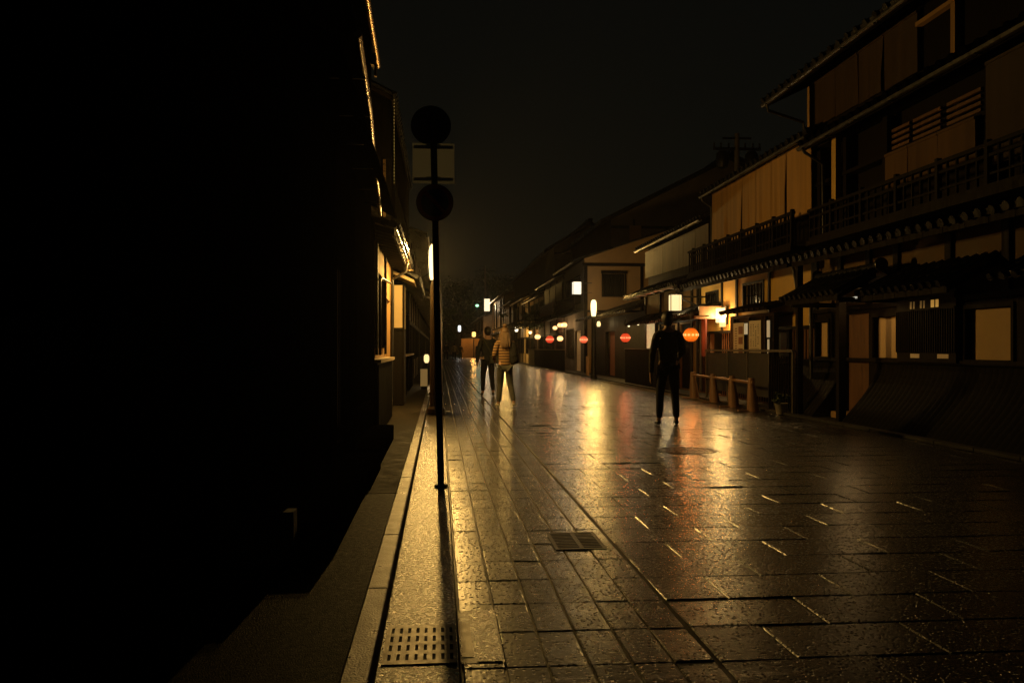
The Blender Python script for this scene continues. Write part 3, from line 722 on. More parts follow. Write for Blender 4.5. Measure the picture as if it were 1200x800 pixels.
# notice bay
bay = MB()
bay.box(6.6, 6.98, 16.4, 18.95, .85, .9).box(6.6, 6.98, 16.4, 18.95, 1.86, 1.92)
for y in (16.4, 16.85, 17.0, 17.78, 18.74, 18.86): bay.box(6.6, 6.7, y, y+.1, .901, 1.859)
bay.box(6.66, 6.68, 16.5, 18.9, .9011, 1.8589)
bay.build('notice_bay', wood, b)
tiles(6.28, 1.94, 6.99, 2.12, 15.95, 18.7, .3, .03, False).build('bay_roof', wood, b)
MB().box(6.58, 6.592, 16.58, 16.72, 1.42, 1.76).box(6.58, 6.592, 16.61, 16.69, .95, 1.38).build('lit_slot', emis('lit_pane', (1, .8, .45), .28), b)
MB().box(6.59, 6.596, 17.84, 17.91, 1.5, 1.74).box(6.59, 6.596, 17.95, 18.02, 1.5, 1.74).build('lit_slot', emis('lit_pane_b', (1, .85, .5), .45), b)
# pent roof, balcony, blinds, eave
tiles(6.3, 2.76, XW, 3.0, 15.1, 22.5, .245, .05, True, 10).build('pent_roof', tile, b)
rafters(6.32, 2.76, XW, 3.0, 15.1, 22.5, .3).build('rafters', wood, b)
railing(b, 6.38, 1, 15.0, 21.4, 3.06, 3.68, .17)
MB().box(XW+.25, XW+.35, 15.4, 21.4, 2.95, 5.3).build('upper_wall', wood, b)
m = MB()
for y in (15.42, 17.4, 19.4, 21.25): m.box(XW+.1, XW+.249, y, y+.12, 2.99, 5.25)
m.build('upper_posts', wood, b)
for (a, c, sl) in ((20.15, 21.2, 0), (19.05, 20.12, .12), (18.2, 19.02, 0), (17.3, 18.18, 0), (16.55, 17.28, .14), (15.4, 16.52, 0)):
    blind(b, XW-.06, 1, a, c, 3.72, 5.1, blindm, sl)
main_roof(b, 6.72, 5.13, 9.8, 6.3, 13, 15.05, 21.4, .27, 8)
gutter(b, 6.66, 5.08, 15.05, 21.4)
gable_box(b, XW+.36, 12.5, 15.5, 21.4, 5.3, 9.8, 6.2, plaster_d)
downpipe(b, [(6.66, 21.3, 5.05), (6.7, 21.3, 4.95), (6.92, 21.3, 4.8), (6.94, 21.3, 3.1)])
downpipe(b, [(6.35, 22.1, 2.75), (6.38, 22.1, 2.68), (6.4, 22.1, 2.5), (6.88, 22.1, 2.3), (6.9, 22.1, .1)])
# red curtain beside the lantern
t = thing('red_curtain', (6.7, 21.0, .9), 'narrow red cloth hanging beside the glowing orange lantern', 'curtain')
mb = MB(); pts = []
for i in range(13): pts.append((6.55+.03*math.sin(i*1.7), 20.62+.25*i/12))
mb.prism(pts + [(p[0]+.02, p[1]) for p in pts[::-1]], 'z', 1.0, 1.98); mb.build('cloth', redcloth, t)
MB().box(6.55, 6.58, 20.4, 20.95, 1.981, 2.01).build('rod', wood, t)
# entrance roof left of the wall lamp
t_ = tiles(6.2, 2.0, 6.99, 2.3, 20.75, 22.9, .2, .04); t_.build('entrance_roof', tile, b)
rafters(6.22, 2.0, 6.99, 2.3, 20.75, 22.9, .25).build('entrance_rafters', wood, b)
MB().box(6.3, 6.98, 20.60, 20.74, 1.93, 2.0).box(6.4, 6.98, 20.62, 20.72, 2.001, 2.24).build('bargeboard', wood_brown, b)

def poster(name, x, y0, y1, z0, z1, label, style):
    t = thing(name, (x, (y0+y1)/2, z0), label, 'poster')
    MB().box(x-.004, x, y0, y1, z0, z1).build('paper', postp, t)
    w, h = y1-y0, z1-z0; m = MB()
    if style == 'red':
        MB().box(x-.0065, x-.0045, y0+.2*w, y1-.22*w, z0+.18*h, z1-.18*h).build('red_print', postr, t)
        m.box(x-.0065, x-.0045, y0+.45*w, y0+.55*w, z1-.11*h, z1-.07*h)
        for i in range(5): m.box(x-.0065, x-.0045, y0+.2*w, y0+R.uniform(.5, .8)*w, z0+.03*h+i*.022*h, z0+.042*h+i*.022*h)
    elif style == 'list':
        for c in (.22, .42, .62, .82):
            for i in range(11):
                if R.random() < .8: m.box(x-.0065, x-.0045, y0+c*w-.028, y0+c*w+R.uniform(0, .028), z1-.12*h-i*.055*h, z1-.095*h-i*.055*h)
        for i in range(5): m.box(x-.0065, x-.0045, y0+.12*w, y0+.9*w, z0+.06*h+i*.05*h, z0+.072*h+i*.05*h)
    else:
        q = MB()
        for i, (a, c) in enumerate(((.68, .9), (.4, .6), (.06, .28))): q.box(x-.0065, x-.0045, y0+.1*w, y1-.5*w, z0+a*h, z0+c*h)
        q.build('picture_prints', postb, t)
        for i in range(12): m.box(x-.0065, x-.0045, y1-.35*w, y1-.15*w, z0+.06*h+i*.07*h, z0+.085*h+i*.07*h)
    m.build('print', ink, t)
    return t
poster('poster', 6.598, 18.06, 18.72, .98, 1.76, 'poster with three brown pictures on the left of the notice bay', 'pics')
poster('notice_sheet', 6.598, 17.08, 17.76, .98, 1.78, 'large white sheet of small dark writing in the middle of the notice bay', 'list')
poster('framed_poster', XW-.03, 16.55, 17.05, 1.0, 1.62, 'pale framed poster with a dark red print on the brown boards', 'red')
for i, (y, lb) in enumerate(((18.1, 'small white strip lying on the fence rail below the brown picture poster'), (17.2, 'small white strip on the fence rail below the large white sheet'))):
    tag(MB().box(6.42, 6.43, y-.3, y+.25, .98, 1.03).build('paper_strip', postp), lb, 'notice')

# fence in front of the ochre house
t = thing('metal_fence', (6.3, 17.2, 0), 'flat panelled dark fence with a pale top rail in front of the ochre house', 'fence')
m = MB().box(6.27, 6.33, 14.75, 19.75, 1.13, 1.175)
for y in (14.75, 15.85, 17.0, 18.2, 19.7): m.box(6.28, 6.32, y, y+.05, .013, 1.129)
m.build('frame', simple('painted_rail', (.10, .085, .06), (.06, .05, .035), .4, 8), t)
m = MB()
for (a, c) in ((15.91, 16.99), (17.06, 18.19), (18.26, 19.69)): m.box(6.295, 6.31, a, c, .25, 1.10)
m.build('panel', simple('fence_panel', (.045, .04, .035), (.025, .022, .02), .5, 4), t)
m = MB()
for i in range(9): m.box(6.295, 6.31, 14.85+i*.11, 14.88+i*.11, .08, 1.05)
m.build('pickets', wood, t)
# log barricade
t = thing('log_barrier', (6.0, 17.8, 0), 'low barrier of four tapered log posts joined by a pole in front of the fence', 'barrier')
for i, (x, y) in enumerate(((6.02, 19.9), (6.0, 18.35), (5.95, 16.98), (5.92, 15.82))):
    p = MB().tube([(x+.04, y, .0), (x+.02, y, .22), (x, y, .50), (x, y, .635)], [.115, .10, .068, .06], 14)
    po = p.build('post', wood_log, t, True)
    MB().box(x-.26, x-.05, y-.045, y+.045, .001, .03).build('foot', wood_log, po)
MB().tube([(6.02, 20.02, .565), (6.0, 18.35, .56), (5.95, 16.98, .555), (5.92, 15.7, .55)], .03, 10).build('rail', wood_log, t, True)
# potted shrubs near the fence foot
def leafblob(name, mat, c, rx, rz, n, size, par, seed):
    rr = random.Random(seed); mb = MB(); 
    cl = [(rr.gauss(0, .45)*rx, rr.gauss(0, .45)*rx, rr.uniform(-.9, .9)*rz) for _ in range(max(4, n//60))]
    for i in range(n):
        a = rr.choice(cl); s_ = size*rr.uniform(.6, 1.3)
        p = Vector((c[0]+a[0]+rr.gauss(0, .16)*rx, c[1]+a[1]+rr.gauss(0, .16)*rx, c[2]+a[2]+rr.gauss(0, .15)*rz))
        u = Vector((rr.gauss(0, 1), rr.gauss(0, 1), rr.gauss(0, .6))).normalized(); v = u.cross(Vector((rr.gauss(0, 1), rr.gauss(0, 1), rr.gauss(0, 1)))).normalized()
        mb.add([p-u*s_, p-v*s_*.42, p+u*s_, p+v*s_*.42], [(0, 1, 2, 3)])
    return mb.build(name, mat, par)
t = thing('potted_plant', (6.5, 15.3, 0), 'small potted plant at the foot of the picket end of the fence', 'potted plant')
MB().lathe([(.08, .013), (.12, .2), (.13, .21), (.11, .2)], (6.15, 14.95, 0), 16).build('pot', stone, t, True)
leafblob('foliage', leafd, (6.15, 14.95, .36), .16, .14, 160, .05, t, 3)

# ---- R3
b = thing('reed_blind_townhouse', (XW, 25.5, 0), 'house with grey reed blinds and a shining tiled pent roof left of the ochre house', 'house')
wall(XW, .18, 22.52, 28.6, 0, 2.95, [(23.2, 24.4, .05, 1.9), (25.0, 26.4, .9, 1.9), (26.9, 28.2, .05, 1.9)]).build('wall', plaster_t, b)
m = MB()
for y in (22.55, 23.1, 24.45, 26.5, 28.45): m.box(XW-.05, XW-.001, y, y+.12, .013, 2.94)
for i in range(20): m.box(XW+.05, XW+.08, 23.2+i*.06, 23.225+i*.06, .05, 1.9)
for i in range(22): m.box(XW+.05, XW+.08, 26.9+i*.06, 26.925+i*.06, .05, 1.9)
m.box(XW-.06, XW-.001, 22.5, 28.6, 1.95, 2.05)
m.build('posts', wood, b)
window(b, XW, 1, 25.0, 26.4, .95, 1.85, glass, 8, 1)
MB().box(XW+.12, XW+.14, 23.2, 24.4, .05, 1.9).box(XW+.12, XW+.14, 26.9, 28.2, .05, 1.9).build('door', wood_brown, b)
tiles(6.2, 2.86, XW, 3.2, 21.9, 28.0, .22, .045, True, 8).build('pent_roof', tile, b)
rafters(6.22, 2.86, XW, 3.2, 21.9, 28.0, .4).build('rafters', wood, b)
gutter(b, 6.13, 2.84, 21.9, 28.0, metal_g)
MB().box(XW+.1, XW+.25, 21.5, 28.6, 3.0, 4.6).build('upper_wall', wood, b)
for i in range(6): blind(b, XW, 1, 21.7+i*1.14, 21.7+i*1.14+1.12, 3.52+.01*i, 4.42, blindg, R.choice((0, .08)))
main_roof(b, 6.75, 4.56, 9.6, 5.7, 12.5, 21.5, 28.8, .27, 6)
gutter(b, 6.69, 4.52, 21.5, 28.8, metal_g)
gable_box(b, XW+.26, 12, 22.6, 28.6, 4.65, 9.6, 5.6, plaster_d)
t_ = tiles(6.25, 1.95, 6.99, 2.25, 22.95, 28.3, .22, .04); t_.build('entrance_roof', tile, b)
m = MB().box(6.33, 6.37, 20.3, 28.3, .85, .9)
t = thing('low_counter_fence', (6.35, 25.5, 0), 'low dark fence with a thin shining top rail below the red lantern', 'fence')
MB().box(6.33, 6.37, 22.9, 28.9, 1.16, 1.20).build('rail', metal_g, t)
m = MB()
for i in range(56): m.box(6.34, 6.36, 22.9+i*.107, 22.95+i*.107, .013, 1.158)
m.build('slats', wood, t)
t = thing('lit_panel', (6.75, 26.9, .9), 'tall glowing cream panel between the red lantern and the standing man', 'light panel')
MB().box(6.72, 6.78, 26.2, 27.3, 1.2, 1.98).build('panel_glass', emis('cream_panel_glow', (1, .74, .33), .55, var=.3), t)
MB().box(6.70, 6.80, 26.12, 26.19, .013, 2.0).box(6.70, 6.80, 27.31, 27.38, .013, 2.0).build('frame', wood, t)
def porch_light(x, y, z, label, col=(1, .8, .45), s=1.2, w=.08, p=6):
    t = thing('porch_light', (x, y, z), label, 'lamp', 'small lamps on the shop fronts')
    MB().lathe([(w*.5, 0), (w*.7, w*.7), (w*.55, w*1.6), (w*.3, w*1.8)], (x, y, z), 14).build('lamp_glass', glowshell('porch_glow', col, s), t, True)
    MB().lathe([(w*.35, w*1.81), (w*.35, w*2.3)], (x, y, z), 12).build('socket', metal_d, t)
    light('lamp_light', (x, y, z+w), p, col, w*.5, t)
porch_light(6.6, 24.6, 1.93, 'small square lamp just left of the standing man under the entrance eave', p=8)
porch_light(6.6, 29.4, 1.95, 'tiny lamp above and left of the red lantern with pale dots', w=.06, p=4)
porch_light(6.6, 28.0, 1.97, 'tiny lamp above and right of the red lantern with pale dots', w=.06, p=4)
porch_light(6.7, 35.6, 2.12, 'small lamp right of the second street lamp post', w=.12, col=(1, .7, .3), p=10)

# dark lot between R3 and R4, with a low shed
b = thing('low_shed', (XW, 33, 0), 'low dark shed with a tiled roof in front of the tan gable wall', 'shed')
wall(XW+.1, .15, 29, 39.5, 0, 2.5, [(34.2, 36.2, .05, 1.9)]).build('wall', wood, b)
tiles(6.4, 2.45, XW+2.2, 3.35, 28.85, 39.6, .27, .045, True, 6).build('roof', tile, b)
MB().box(XW+.3, XW+.34, 34.2, 36.2, .05, 1.9).build('lit_door', emis('dim_red_door', (1, .22, .05), .012, (.1, .035, .015), .5), b)
t = thing('wooden_bollard', (6.45, 36.9, 0), 'pale short wooden bollard left of the second street lamp', 'bollard')
MB().box(6.38, 6.5, 36.8, 36.95, .013, .85).build('post', wood_log, t)

# ---- R4 gable house
b = thing('tan_gable_house', (XW, 44, 0), 'tan plastered house turning its gable wall with a dark window to us', 'house')
Y4 = 40.9
g = MB(); z_l, z_r = 5.62, 7.1; XR4 = 12.2
# gable wall facing us with an opening for the window: built in strips
def gz(x): return 5.55 + (x-XW)*(1.0/2.9)
wx0, wx1, wz0, wz1 = 7.92, 8.98, 3.75, 4.82
for (a, c, lo, hi) in ((XW, wx0, 0, None), (wx0, wx1, 0, wz0), (wx0, wx1, wz1, None), (wx1, XR4, 0, None)):
    g.prism([(a, lo), (c, lo), (c, hi if hi else gz(c)), (a, hi if hi else gz(a))], 'y', Y4, Y4+.2)
g.build('gable_wall', plaster_t, b)
m = MB().box(XW-.1, XR4, Y4-.06, Y4-.001, 5.18, 5.33).box(XW-.02, XW+.14, Y4-.05, Y4-.001, 0, 5.179).box(9.75, 9.9, Y4-.05, Y4-.001, 0, 5.179).box(XW+.15, 9.74, Y4-.045, Y4-.001, 2.95, 3.05)
m.build('timber', wood, b)
f = MB().box(wx0-.12, wx1+.12, Y4-.10, Y4-.062, wz1+.0, wz1+.14).box(wx0-.08, wx0, Y4-.05, Y4+.05, wz0-.06, wz1-.002).box(wx1, wx1+.08, Y4-.05, Y4+.05, wz0-.06, wz1-.002).box(wx0+.001, wx1-.001, Y4-.05, Y4+.05, wz0-.06, wz0)
fo = f.build('window', wood, b)
MB().box(wx0, wx1, Y4+.08, Y4+.1, wz0, wz1).build('pane', glass, fo)
m = MB()
for i in range(9): m.box(wx0+.06+i*.11, wx0+.09+i*.11, Y4+.01, Y4+.04, wz0, wz1)
m.build('lattice', wood, fo)
m = tiles(6.4, 5.38, XW+6, 7.55, Y4-.35, 47.4, .3, .05, True, 6); m.build('roof', tile, b)
gutter(b, 6.34, 5.33, Y4-.3, 47.4, metal_g)
wall(XW, .18, Y4+.2, 47.4, 0, 5.5, [(42, 44, 3.5, 4.8), (44.6, 46.8, 3.5, 4.8), (42, 43.8, .05, 2.1), (44.2, 46.6, .8, 2.2)]).build('wall', plaster_d, b)
window(b, XW, 1, 42, 44, 3.5, 4.8, glass, 10, 1); window(b, XW, 1, 44.6, 46.8, 3.5, 4.8, glass, 10, 1)
window(b, XW, 1, 44.2, 46.6, .8, 2.2, emis('far_shop_pane', (1, .5, .14), .22, var=.5), 10, 1); MB().box(XW+.1, XW+.13, 42, 43.8, .05, 2.1).build('door', emis('far_shop_door', (1, .45, .12), .10, var=.6), b)
tiles(6.2, 2.75, XW, 3.05, Y4, 47.4, .27, .045, True, 6).build('pent_roof', tile, b)
railing(b, 6.5, 1, Y4+.2, 47.2, 3.1, 3.75, .2)

# ---- B4: taller dark house behind R4, gable to us
def back_house(name, x0, xr, x1, y0, y1, ze, zr, label, mat, ov=.7):
    b = thing(name, ((x0+x1)/2, y0, 0), label, 'house')
    MB().prism([(x0, 0), (x1, 0), (x1, ze), (xr, zr), (x0, ze)], 'y', y0, y1).build('wall', mat, b)
    sl = (zr-ze)/(xr-x0)
    r_ = MB(); 
    for (xa, za, xb, zb) in ((x0-ov, ze-sl*ov, xr, zr), (x1+ov, ze-(zr-ze)/(x1-xr)*ov, xr, zr)):
        r_.prism([(xa, za+.02), (xb, zb+.02), (xb, zb+.24), (xa, za+.24)], 'y', y0-.6, y1+.6)
    r_.box(xr-.16, xr+.16, y0-.62, y1+.62, zr+.2, zr+.45)
    r_.build('roof', tile, b)
    m = MB().box(x0+1.2, x0+1.32, y0-.05, y0-.002, 0, ze).box(x0, x1, y0-.05, y0-.002, ze-.5, ze-.35)
    m.build('timber', wood, b)
    return b
b4 = back_house('tall_back_house', 9.35, 16.0, 23, 46, 62, 8.25, 11.6, 'tall dark house rising behind the tan gable wall', plaster_d)
MB().box(10.35, 11.0, 45.93, 45.96, 6.2, 7.9).build('pale_panel', plaster_t, b4)
back_house('long_back_house', 8.1, 10.6, 14, 60, 94, 8.35, 9.9, 'long dark house whose roof ridge peaks left of the tan gable wall', plaster_d, .8)

# ---- generic far machiya
def machiya(name, y0, y1, ze, label, mat, s=1, xw=XW, seed=1, blinds=True, lit=0, pent=2.8, xr=3.4):
    rr = random.Random(seed); b = thing(name, (xw, (y0+y1)/2, 0), label, 'house')
    L_ = y1-y0; ops = []; k = max(2, int(L_/2.4)); wins = []
    for i in range(k):
        a = y0+.4+(L_-.6)*i/k; c = a+(L_-.6)/k-.35
        if i % 3 == 1: ops.append((a, a+.95, .02, 1.95)); wins.append(('door', a, a+.95, .02, 1.95)); a += 1.3
        if c-a > .5: ops.append((a, c, .85, 1.95)); wins.append(('w', a, c, .85, 1.95))
    for i in range(k):
        a = y0+.4+(L_-.6)*i/k; c = a+(L_-.6)/k-.35; ops.append((a, c, pent+.75, ze-.35)); wins.append(('u', a, c, pent+.75, ze-.35))
    wall(xw, .18*s, y0, y1, 0, ze, ops).build('wall', mat, b)
    m = MB()
    for i in range(k+1):
        y = y0+.02+(L_-.16)*i/k; m.box(xw-.04*s, xw-.001*s, y, y+.12, .02, ze-.02)
    m.box(xw-.05*s, xw-.001*s, y0, y1, 1.98, 2.1); m.build('posts', wood, b)
    for (kd, a, c, lo, hi) in wins:
        if kd == 'door': MB().box(xw+.1*s, xw+.14*s, a, c, lo, hi).build('door', wood_brown, b)
        elif kd == 'w': window(b, xw, s, a, c, lo, hi, (litp if rr.random() < lit else glass), max(3, int((c-a)/.14)), 0)
        else:
            window(b, xw, s, a, c, lo, hi, glass, max(3, int((c-a)/.2)), 0)
            if blinds and rr.random() < .6: blind(b, xw-.06*s, s, a, c, lo+.1, hi+.05, blindg, 0, 4)
    xe = xw-.55*s
    tiles(xw-.75*s, pent-.05, xw, pent+.25, y0, y1, .27, .045, True, 6).build('pent_roof', tile, b)
    m = tiles(xe, ze-.08, xw+xr*s, ze+1.35, y0-.1, y1+.1, .3, .05, True, 6)
    m2 = tiles(xw+2*xr*s, ze-.08, xw+xr*s, ze+1.35, y0-.1, y1+.1, 1.2, .05, False, 6); m.add(m2.v, m2.f); m.build('roof', tile, b)
    gutter(b, xe-.06*s, ze-.12, y0-.1, y1+.1, metal_g)
    for (a, c) in ((y0, y0+.15), (y1-.15, y1)):
        MB().prism([(xw+.19*s, 0), (xw+2*xr*s-.3*s, 0), (xw+2*xr*s-.3*s, ze), (xw+xr*s, ze+1.25), (xw+.19*s, ze)], 'y', a, c).build('gable_wall', mat, b)
    downpipe(b, [(xe, y1-.2, ze-.2), (xw-.08*s, y1-.2, ze-.5), (xw-.08*s, y1-.2, .1)])
    return b
litp = emis('far_lit_window', (1, .55, .18), .30, var=.6)
b = machiya('lantern_townhouse', 47.5, 56.5, 5.25, 'house behind the cluster of far lanterns, with a reddish boarded balcony', plaster_d, seed=4, lit=1)
MB().box(6.42, 6.46, 48.2, 54.5, 3.15, 3.85).build('balcony_board', simple('reddish_board', (.22, .08, .05), (.13, .05, .03), .5, 4), b)
machiya('townhouse', 56.6, 66, 4.75, 'low townhouse with a broad pale eave just left of the far lantern cluster', plaster_t, seed=5, lit=.4)
machiya('townhouse', 66.1, 77, 5.2, 'townhouse directly behind the third street lamp', plaster_c, seed=6, lit=.3)
machiya('townhouse', 77.1, 92, 5.6, 'dark townhouse between the third street lamp and the last pale house', plaster_d, seed=8, lit=.2)
machiya('pale_corner_house', 92.2, 112, 7.0, 'last pale house on the far side carrying the tall light box', plaster_c, seed=9, lit=.2)
b = machiya('townhouse', 113, 140, 5.4, 'farthest dark townhouse at the end of the right side', plaster_d, seed=10, lit=.1, xw=5.8)
# cream low walls of the far front
t = thing('low_cream_wall', (6.5, 60, 0), 'low cream wall under the small lamp left of the far lantern cluster', 'wall')
MB().box(6.42, 6.56, 57.2, 61.5, .013, 1.10).build('wall_body', plaster_c, t); MB().box(6.38, 6.6, 57.1, 61.6, 1.101, 1.16).build('coping', tile, t)
t = thing('picket_fence', (6.35, 51, 0), 'picket fence with a pale rail below the far lantern cluster', 'fence')
MB().box(6.33, 6.37, 43, 57.0, 1.10, 1.15).build('rail', wood_log, t)
m = MB()
for i in range(70): m.box(6.34, 6.36, 43.05+i*.2, 43.13+i*.2, .013, 1.099)
m.build('pickets', wood, t)
# shop-front lamps further on
porch_light(6.5, 72, 2.6, 'short pale lamp under the eave just right of the third street lamp', w=.22, p=18, col=(1, .85, .6))
porch_light(6.4, 60.0, 2.2, 'pale lamp under the eave between the third street lamp and the lantern cluster', w=.10, p=8)
# dark shrub on the far roof line
t = thing('pine_tree', (6.6, 56.6, 0), 'dark pine leaning over the fence left of the far lantern cluster', 'tree')
MB().tube([(6.5, 57.2, 0), (6.45, 57.0, 1.2), (6.3, 56.7, 2.3), (6.4, 56.3, 3.3)], [.09, .075, .06, .03], 8).build('trunk', barkm, t)
leafblob('crown', leafd, (6.3, 56.7, 3.1), 1.2, .55, 2600, .10, t, 5)

# utility pole behind the roofs
def utility_pole(x, y, h, label, drums=True, arm=1.1):
    t = thing('utility_pole', (x, y, 0), label, 'utility pole')
    MB().tube([(x, y, 0), (x, y, h)], [.17, .11], 12).build('pole', plaster_d, t, True)
    m = MB().box(x-arm, x+arm, y-.06, y+.06, h-.75, h-.64).box(x-arm*.6, x+arm*.6, y-.05, y+.05, h-.25, h-.17)
    m.build('crossarm', metal_d, t)
    for sx in (-1, 1):
        if drums: MB().lathe([(.05, h-1.62), (.22, h-1.55), (.29, h-1.35), (.29, h-.95), (.20, h-.82), (.05, h-.78)], (x+sx*arm*.62, y, 0), 16).build('transformer', metal_d, t, True)
        for k in (.35, .68, .97): MB().lathe([(.03, h-.64), (.055, h-.57), (.03, h-.53), (.05, h-.47), (.02, h-.42)], (x+sx*arm*k, y, 0), 10).build('insulator', metal_d, t, True)
    return t
utility_pole(13.55, 38, 11.0, 'utility pole with two hanging drums above the roofs behind the ochre house')
utility_pole(6.3, 118, 12.6, 'thin distant utility pole above the last pale house', False, 1.4)
m = MB()
def wire(a, b_, sag, n=14, r=.018):
    pts = []
    for i in range(n+1):
        u = i/n; p = Vector(a).lerp(Vector(b_), u); p.z -= sag*4*u*(1-u); pts.append(p)
    return pts
t = tag(MB().tube(wire((6.3, 118, 12.0), (14, 150, 11), 1.0), .02, 5).tube(wire((6.3, 118, 11.4), (-6, 150, 10.5), 1.0), .02, 5).build('overhead_cable', metal_d), 'thin cables leaving the distant utility pole', 'cable')

# ================================================================== LEFT SIDE
# ---- L1: dark wooden house whose corner stands close on the left
b = thing('dark_corner_house', (-.75, 8, 0), 'black wooden house filling the left of the view, latticed end wall towards us', 'house')
ops = [(5.5, 6.7, .55, 2.0), (7.3, 8.5, .05, 2.05), (9.1, 10.9, .55, 2.0)]
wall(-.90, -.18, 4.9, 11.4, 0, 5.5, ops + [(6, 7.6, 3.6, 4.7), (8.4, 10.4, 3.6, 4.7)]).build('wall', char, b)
m = MB()
for y in (4.9, 6.85, 7.1, 8.7, 11.24): m.box(-.899, -.85, y, y+.13, .02, 2.9)
m.box(-.899, -.84, 5.04, 11.2, 2.1, 2.22).box(-.899, -.86, 5.04, 11.2, .42, .5)
m.build('posts', char, b)
window(b, -.90, -1, 5.5, 6.7, .55, 2.0, glass, 12, 1); window(b, -.90, -1, 9.1, 10.9, .55, 2.0, glass, 18, 1)
window(b, -.90, -1, 6, 7.6, 3.6, 4.7, glass, 14, 1); window(b, -.90, -1, 8.4, 10.4, 3.6, 4.7, glass, 14, 1)
d = MB().box(-1.02, -.98, 7.3, 8.5, .05, 2.05).build('sliding_door', char, b)
m = MB()
for i in range(9): m.box(-.979, -.96, 7.36+i*.135, 7.39+i*.135, .3, 1.95)
m.build('lattice', wood, d)
# end wall facing us
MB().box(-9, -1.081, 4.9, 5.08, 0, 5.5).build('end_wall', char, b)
m = MB()
for i in range(52): m.box(-8.8+i*.151, -8.8+i*.151+.045, 4.85, 4.898, .5, 2.22)
m.box(-9, -.95, 4.83, 4.898, 2.23, 2.30).box(-9, -.95, 4.80, 4.898, .38, .49)
m.build('end_lattice', char, b)
m = MB().box(-9, -.95, 4.60, 4.897, 2.40, 2.44).box(-9, -.8, 4.72, 4.897, 2.31, 2.38)
for i in range(12): m.box(-8.6+i*.68, -8.6+i*.68+.06, 4.62, 4.897, 2.445, 2.50)
m.build('end_ledge', char, b)
MB().box(-9, -2.9, 4.84, 4.897, .02, .37).box(-1.20, -.80, 4.78, 4.898, .0, .30).build('corner_stone', stone_d, b)
for (a, c) in ((5.0, 5.85), (5.87, 6.7), (6.72, 7.2), (8.62, 9.6), (9.62, 10.5), (10.52, 11.35)): MB().box(-.898, -.60, a, c, .008, .20+R.uniform(-.01, .01)).build('plinth_stone', char, b, bevel=.008)
MB().box(-1.0, -.58, 7.25, 8.55, .008, .17).build('door_step', char, b)
MB().prism([(-.56, 2.90), (-.90, 3.08), (-.90, 3.12), (-.56, 2.94)], 'y', 4.85, 11.3).build('pent_roof', char, b)
main_roof(b, -.93, 5.32, -4.5, 6.9, -8.2, 4.7, 12.5, .3, 6)
m = MB().tube([(-.47, 5.0, 3.02), (-.50, 5.9, 2.99), (-.53, 6.6, 3.0), (-.58, 7.5, 2.96), (-.62, 8.3, 2.99), (-.66, 9.2, 2.95), (-.71, 10.1, 2.97), (-.77, 11.2, 2.93)], .024, 10)
m.build('gutter', copper, b, True)
m = MB()
for y in (5.6, 6.5, 7.4, 8.4, 9.5, 10.4): xx = -.48-(y-5)*.048; MB().box(xx-.2, xx+.03, y-.01, y+.01, 2.945, 2.96).build('gutter_bracket', metal_d, b)
m = MB().tube([(-.80, 7.5, 5.30), (-.83, 9.5, 5.30), (-.85, 10.6, 5.27), (-.87, 11.6, 5.29), (-.88, 12.4, 5.26)], .038, 10); m.build('gutter', copper, b, True)
MB().box(-.92, -.84, 11.4, 11.5, 4.95, 5.10).box(-.86, -.83, 11.4, 11.46, 4.8, 4.949).build('gutter_bracket', copper, b)

# ---- L2: low house with the lit ochre wall
b = thing('low_ochre_house', (-.95, 14.3, 0), 'low house with lit ochre wall just left of the nearest street lamp', 'house')
ops = [(11.7, 12.6, 1.25, 2.3), (13.0, 14.6, 1.25, 2.3), (15.2, 16.6, .05, 2.1)]
wall(-.95, -.15, 11.41, 17.35, 0, 3.0, ops).build('wall', plaster_t, b)
window(b, -.95, -1, 11.7, 12.6, 1.25, 2.3, glass, 3, 1, .06); window(b, -.95, -1, 13.0, 14.6, 1.25, 2.3, glass, 5, 1, .06)
MB().box(-1.08, -1.05, 15.2, 16.6, .05, 2.1).build('door', wood_brown, b)
m = MB()
for y in (11.45, 12.78, 14.85, 16.9): m.box(-.949, -.91, y, y+.1, 1.1, 2.9)
m.build('posts', wood, b)
m = MB().box(-.94, -.82, 10.9+.52, 14.75, .02, 1.0)
for i in range(24): m.box(-.819, -.80, 11.45+i*.137, 11.49+i*.137, .05, .98)
m.build('wainscot', wood, b)
MB().box(-.948, -.77, 11.42, 14.85, 1.005, 1.05).build('sill', plaster_c, b)
tiles(-.58, 2.80, -.96, 2.90, 11.45, 17.2, .25, .03, True, 10).build('pent_roof', tile, b)
rafters(-.60, 2.80, -.95, 2.885, 11.45, 17.2, .4).build('rafters', wood, b)
gutter(b, -.57, 2.77, 11.3, 17.25, copper, r=.018)
main_roof(b, -1.2, 4.0, -4.2, 5.2, -7.5, 11.45, 17.3, .3, 6)
MB().box(-1.55, -1.4, 11.5, 17.3, 3.0, 4.05).build('upper_wall', wood, b)
downpipe(b, [(-.58, 15.7, 2.76), (-.62, 15.7, 2.6), (-.86, 15.72, 2.45), (-.88, 15.72, .1)], .028)
downpipe(b, [(-.86, 15.2, 2.35), (-.86, 12.9, 2.25), (-.87, 12.7, 2.2), (-.87, 12.7, 1.1)], .02)

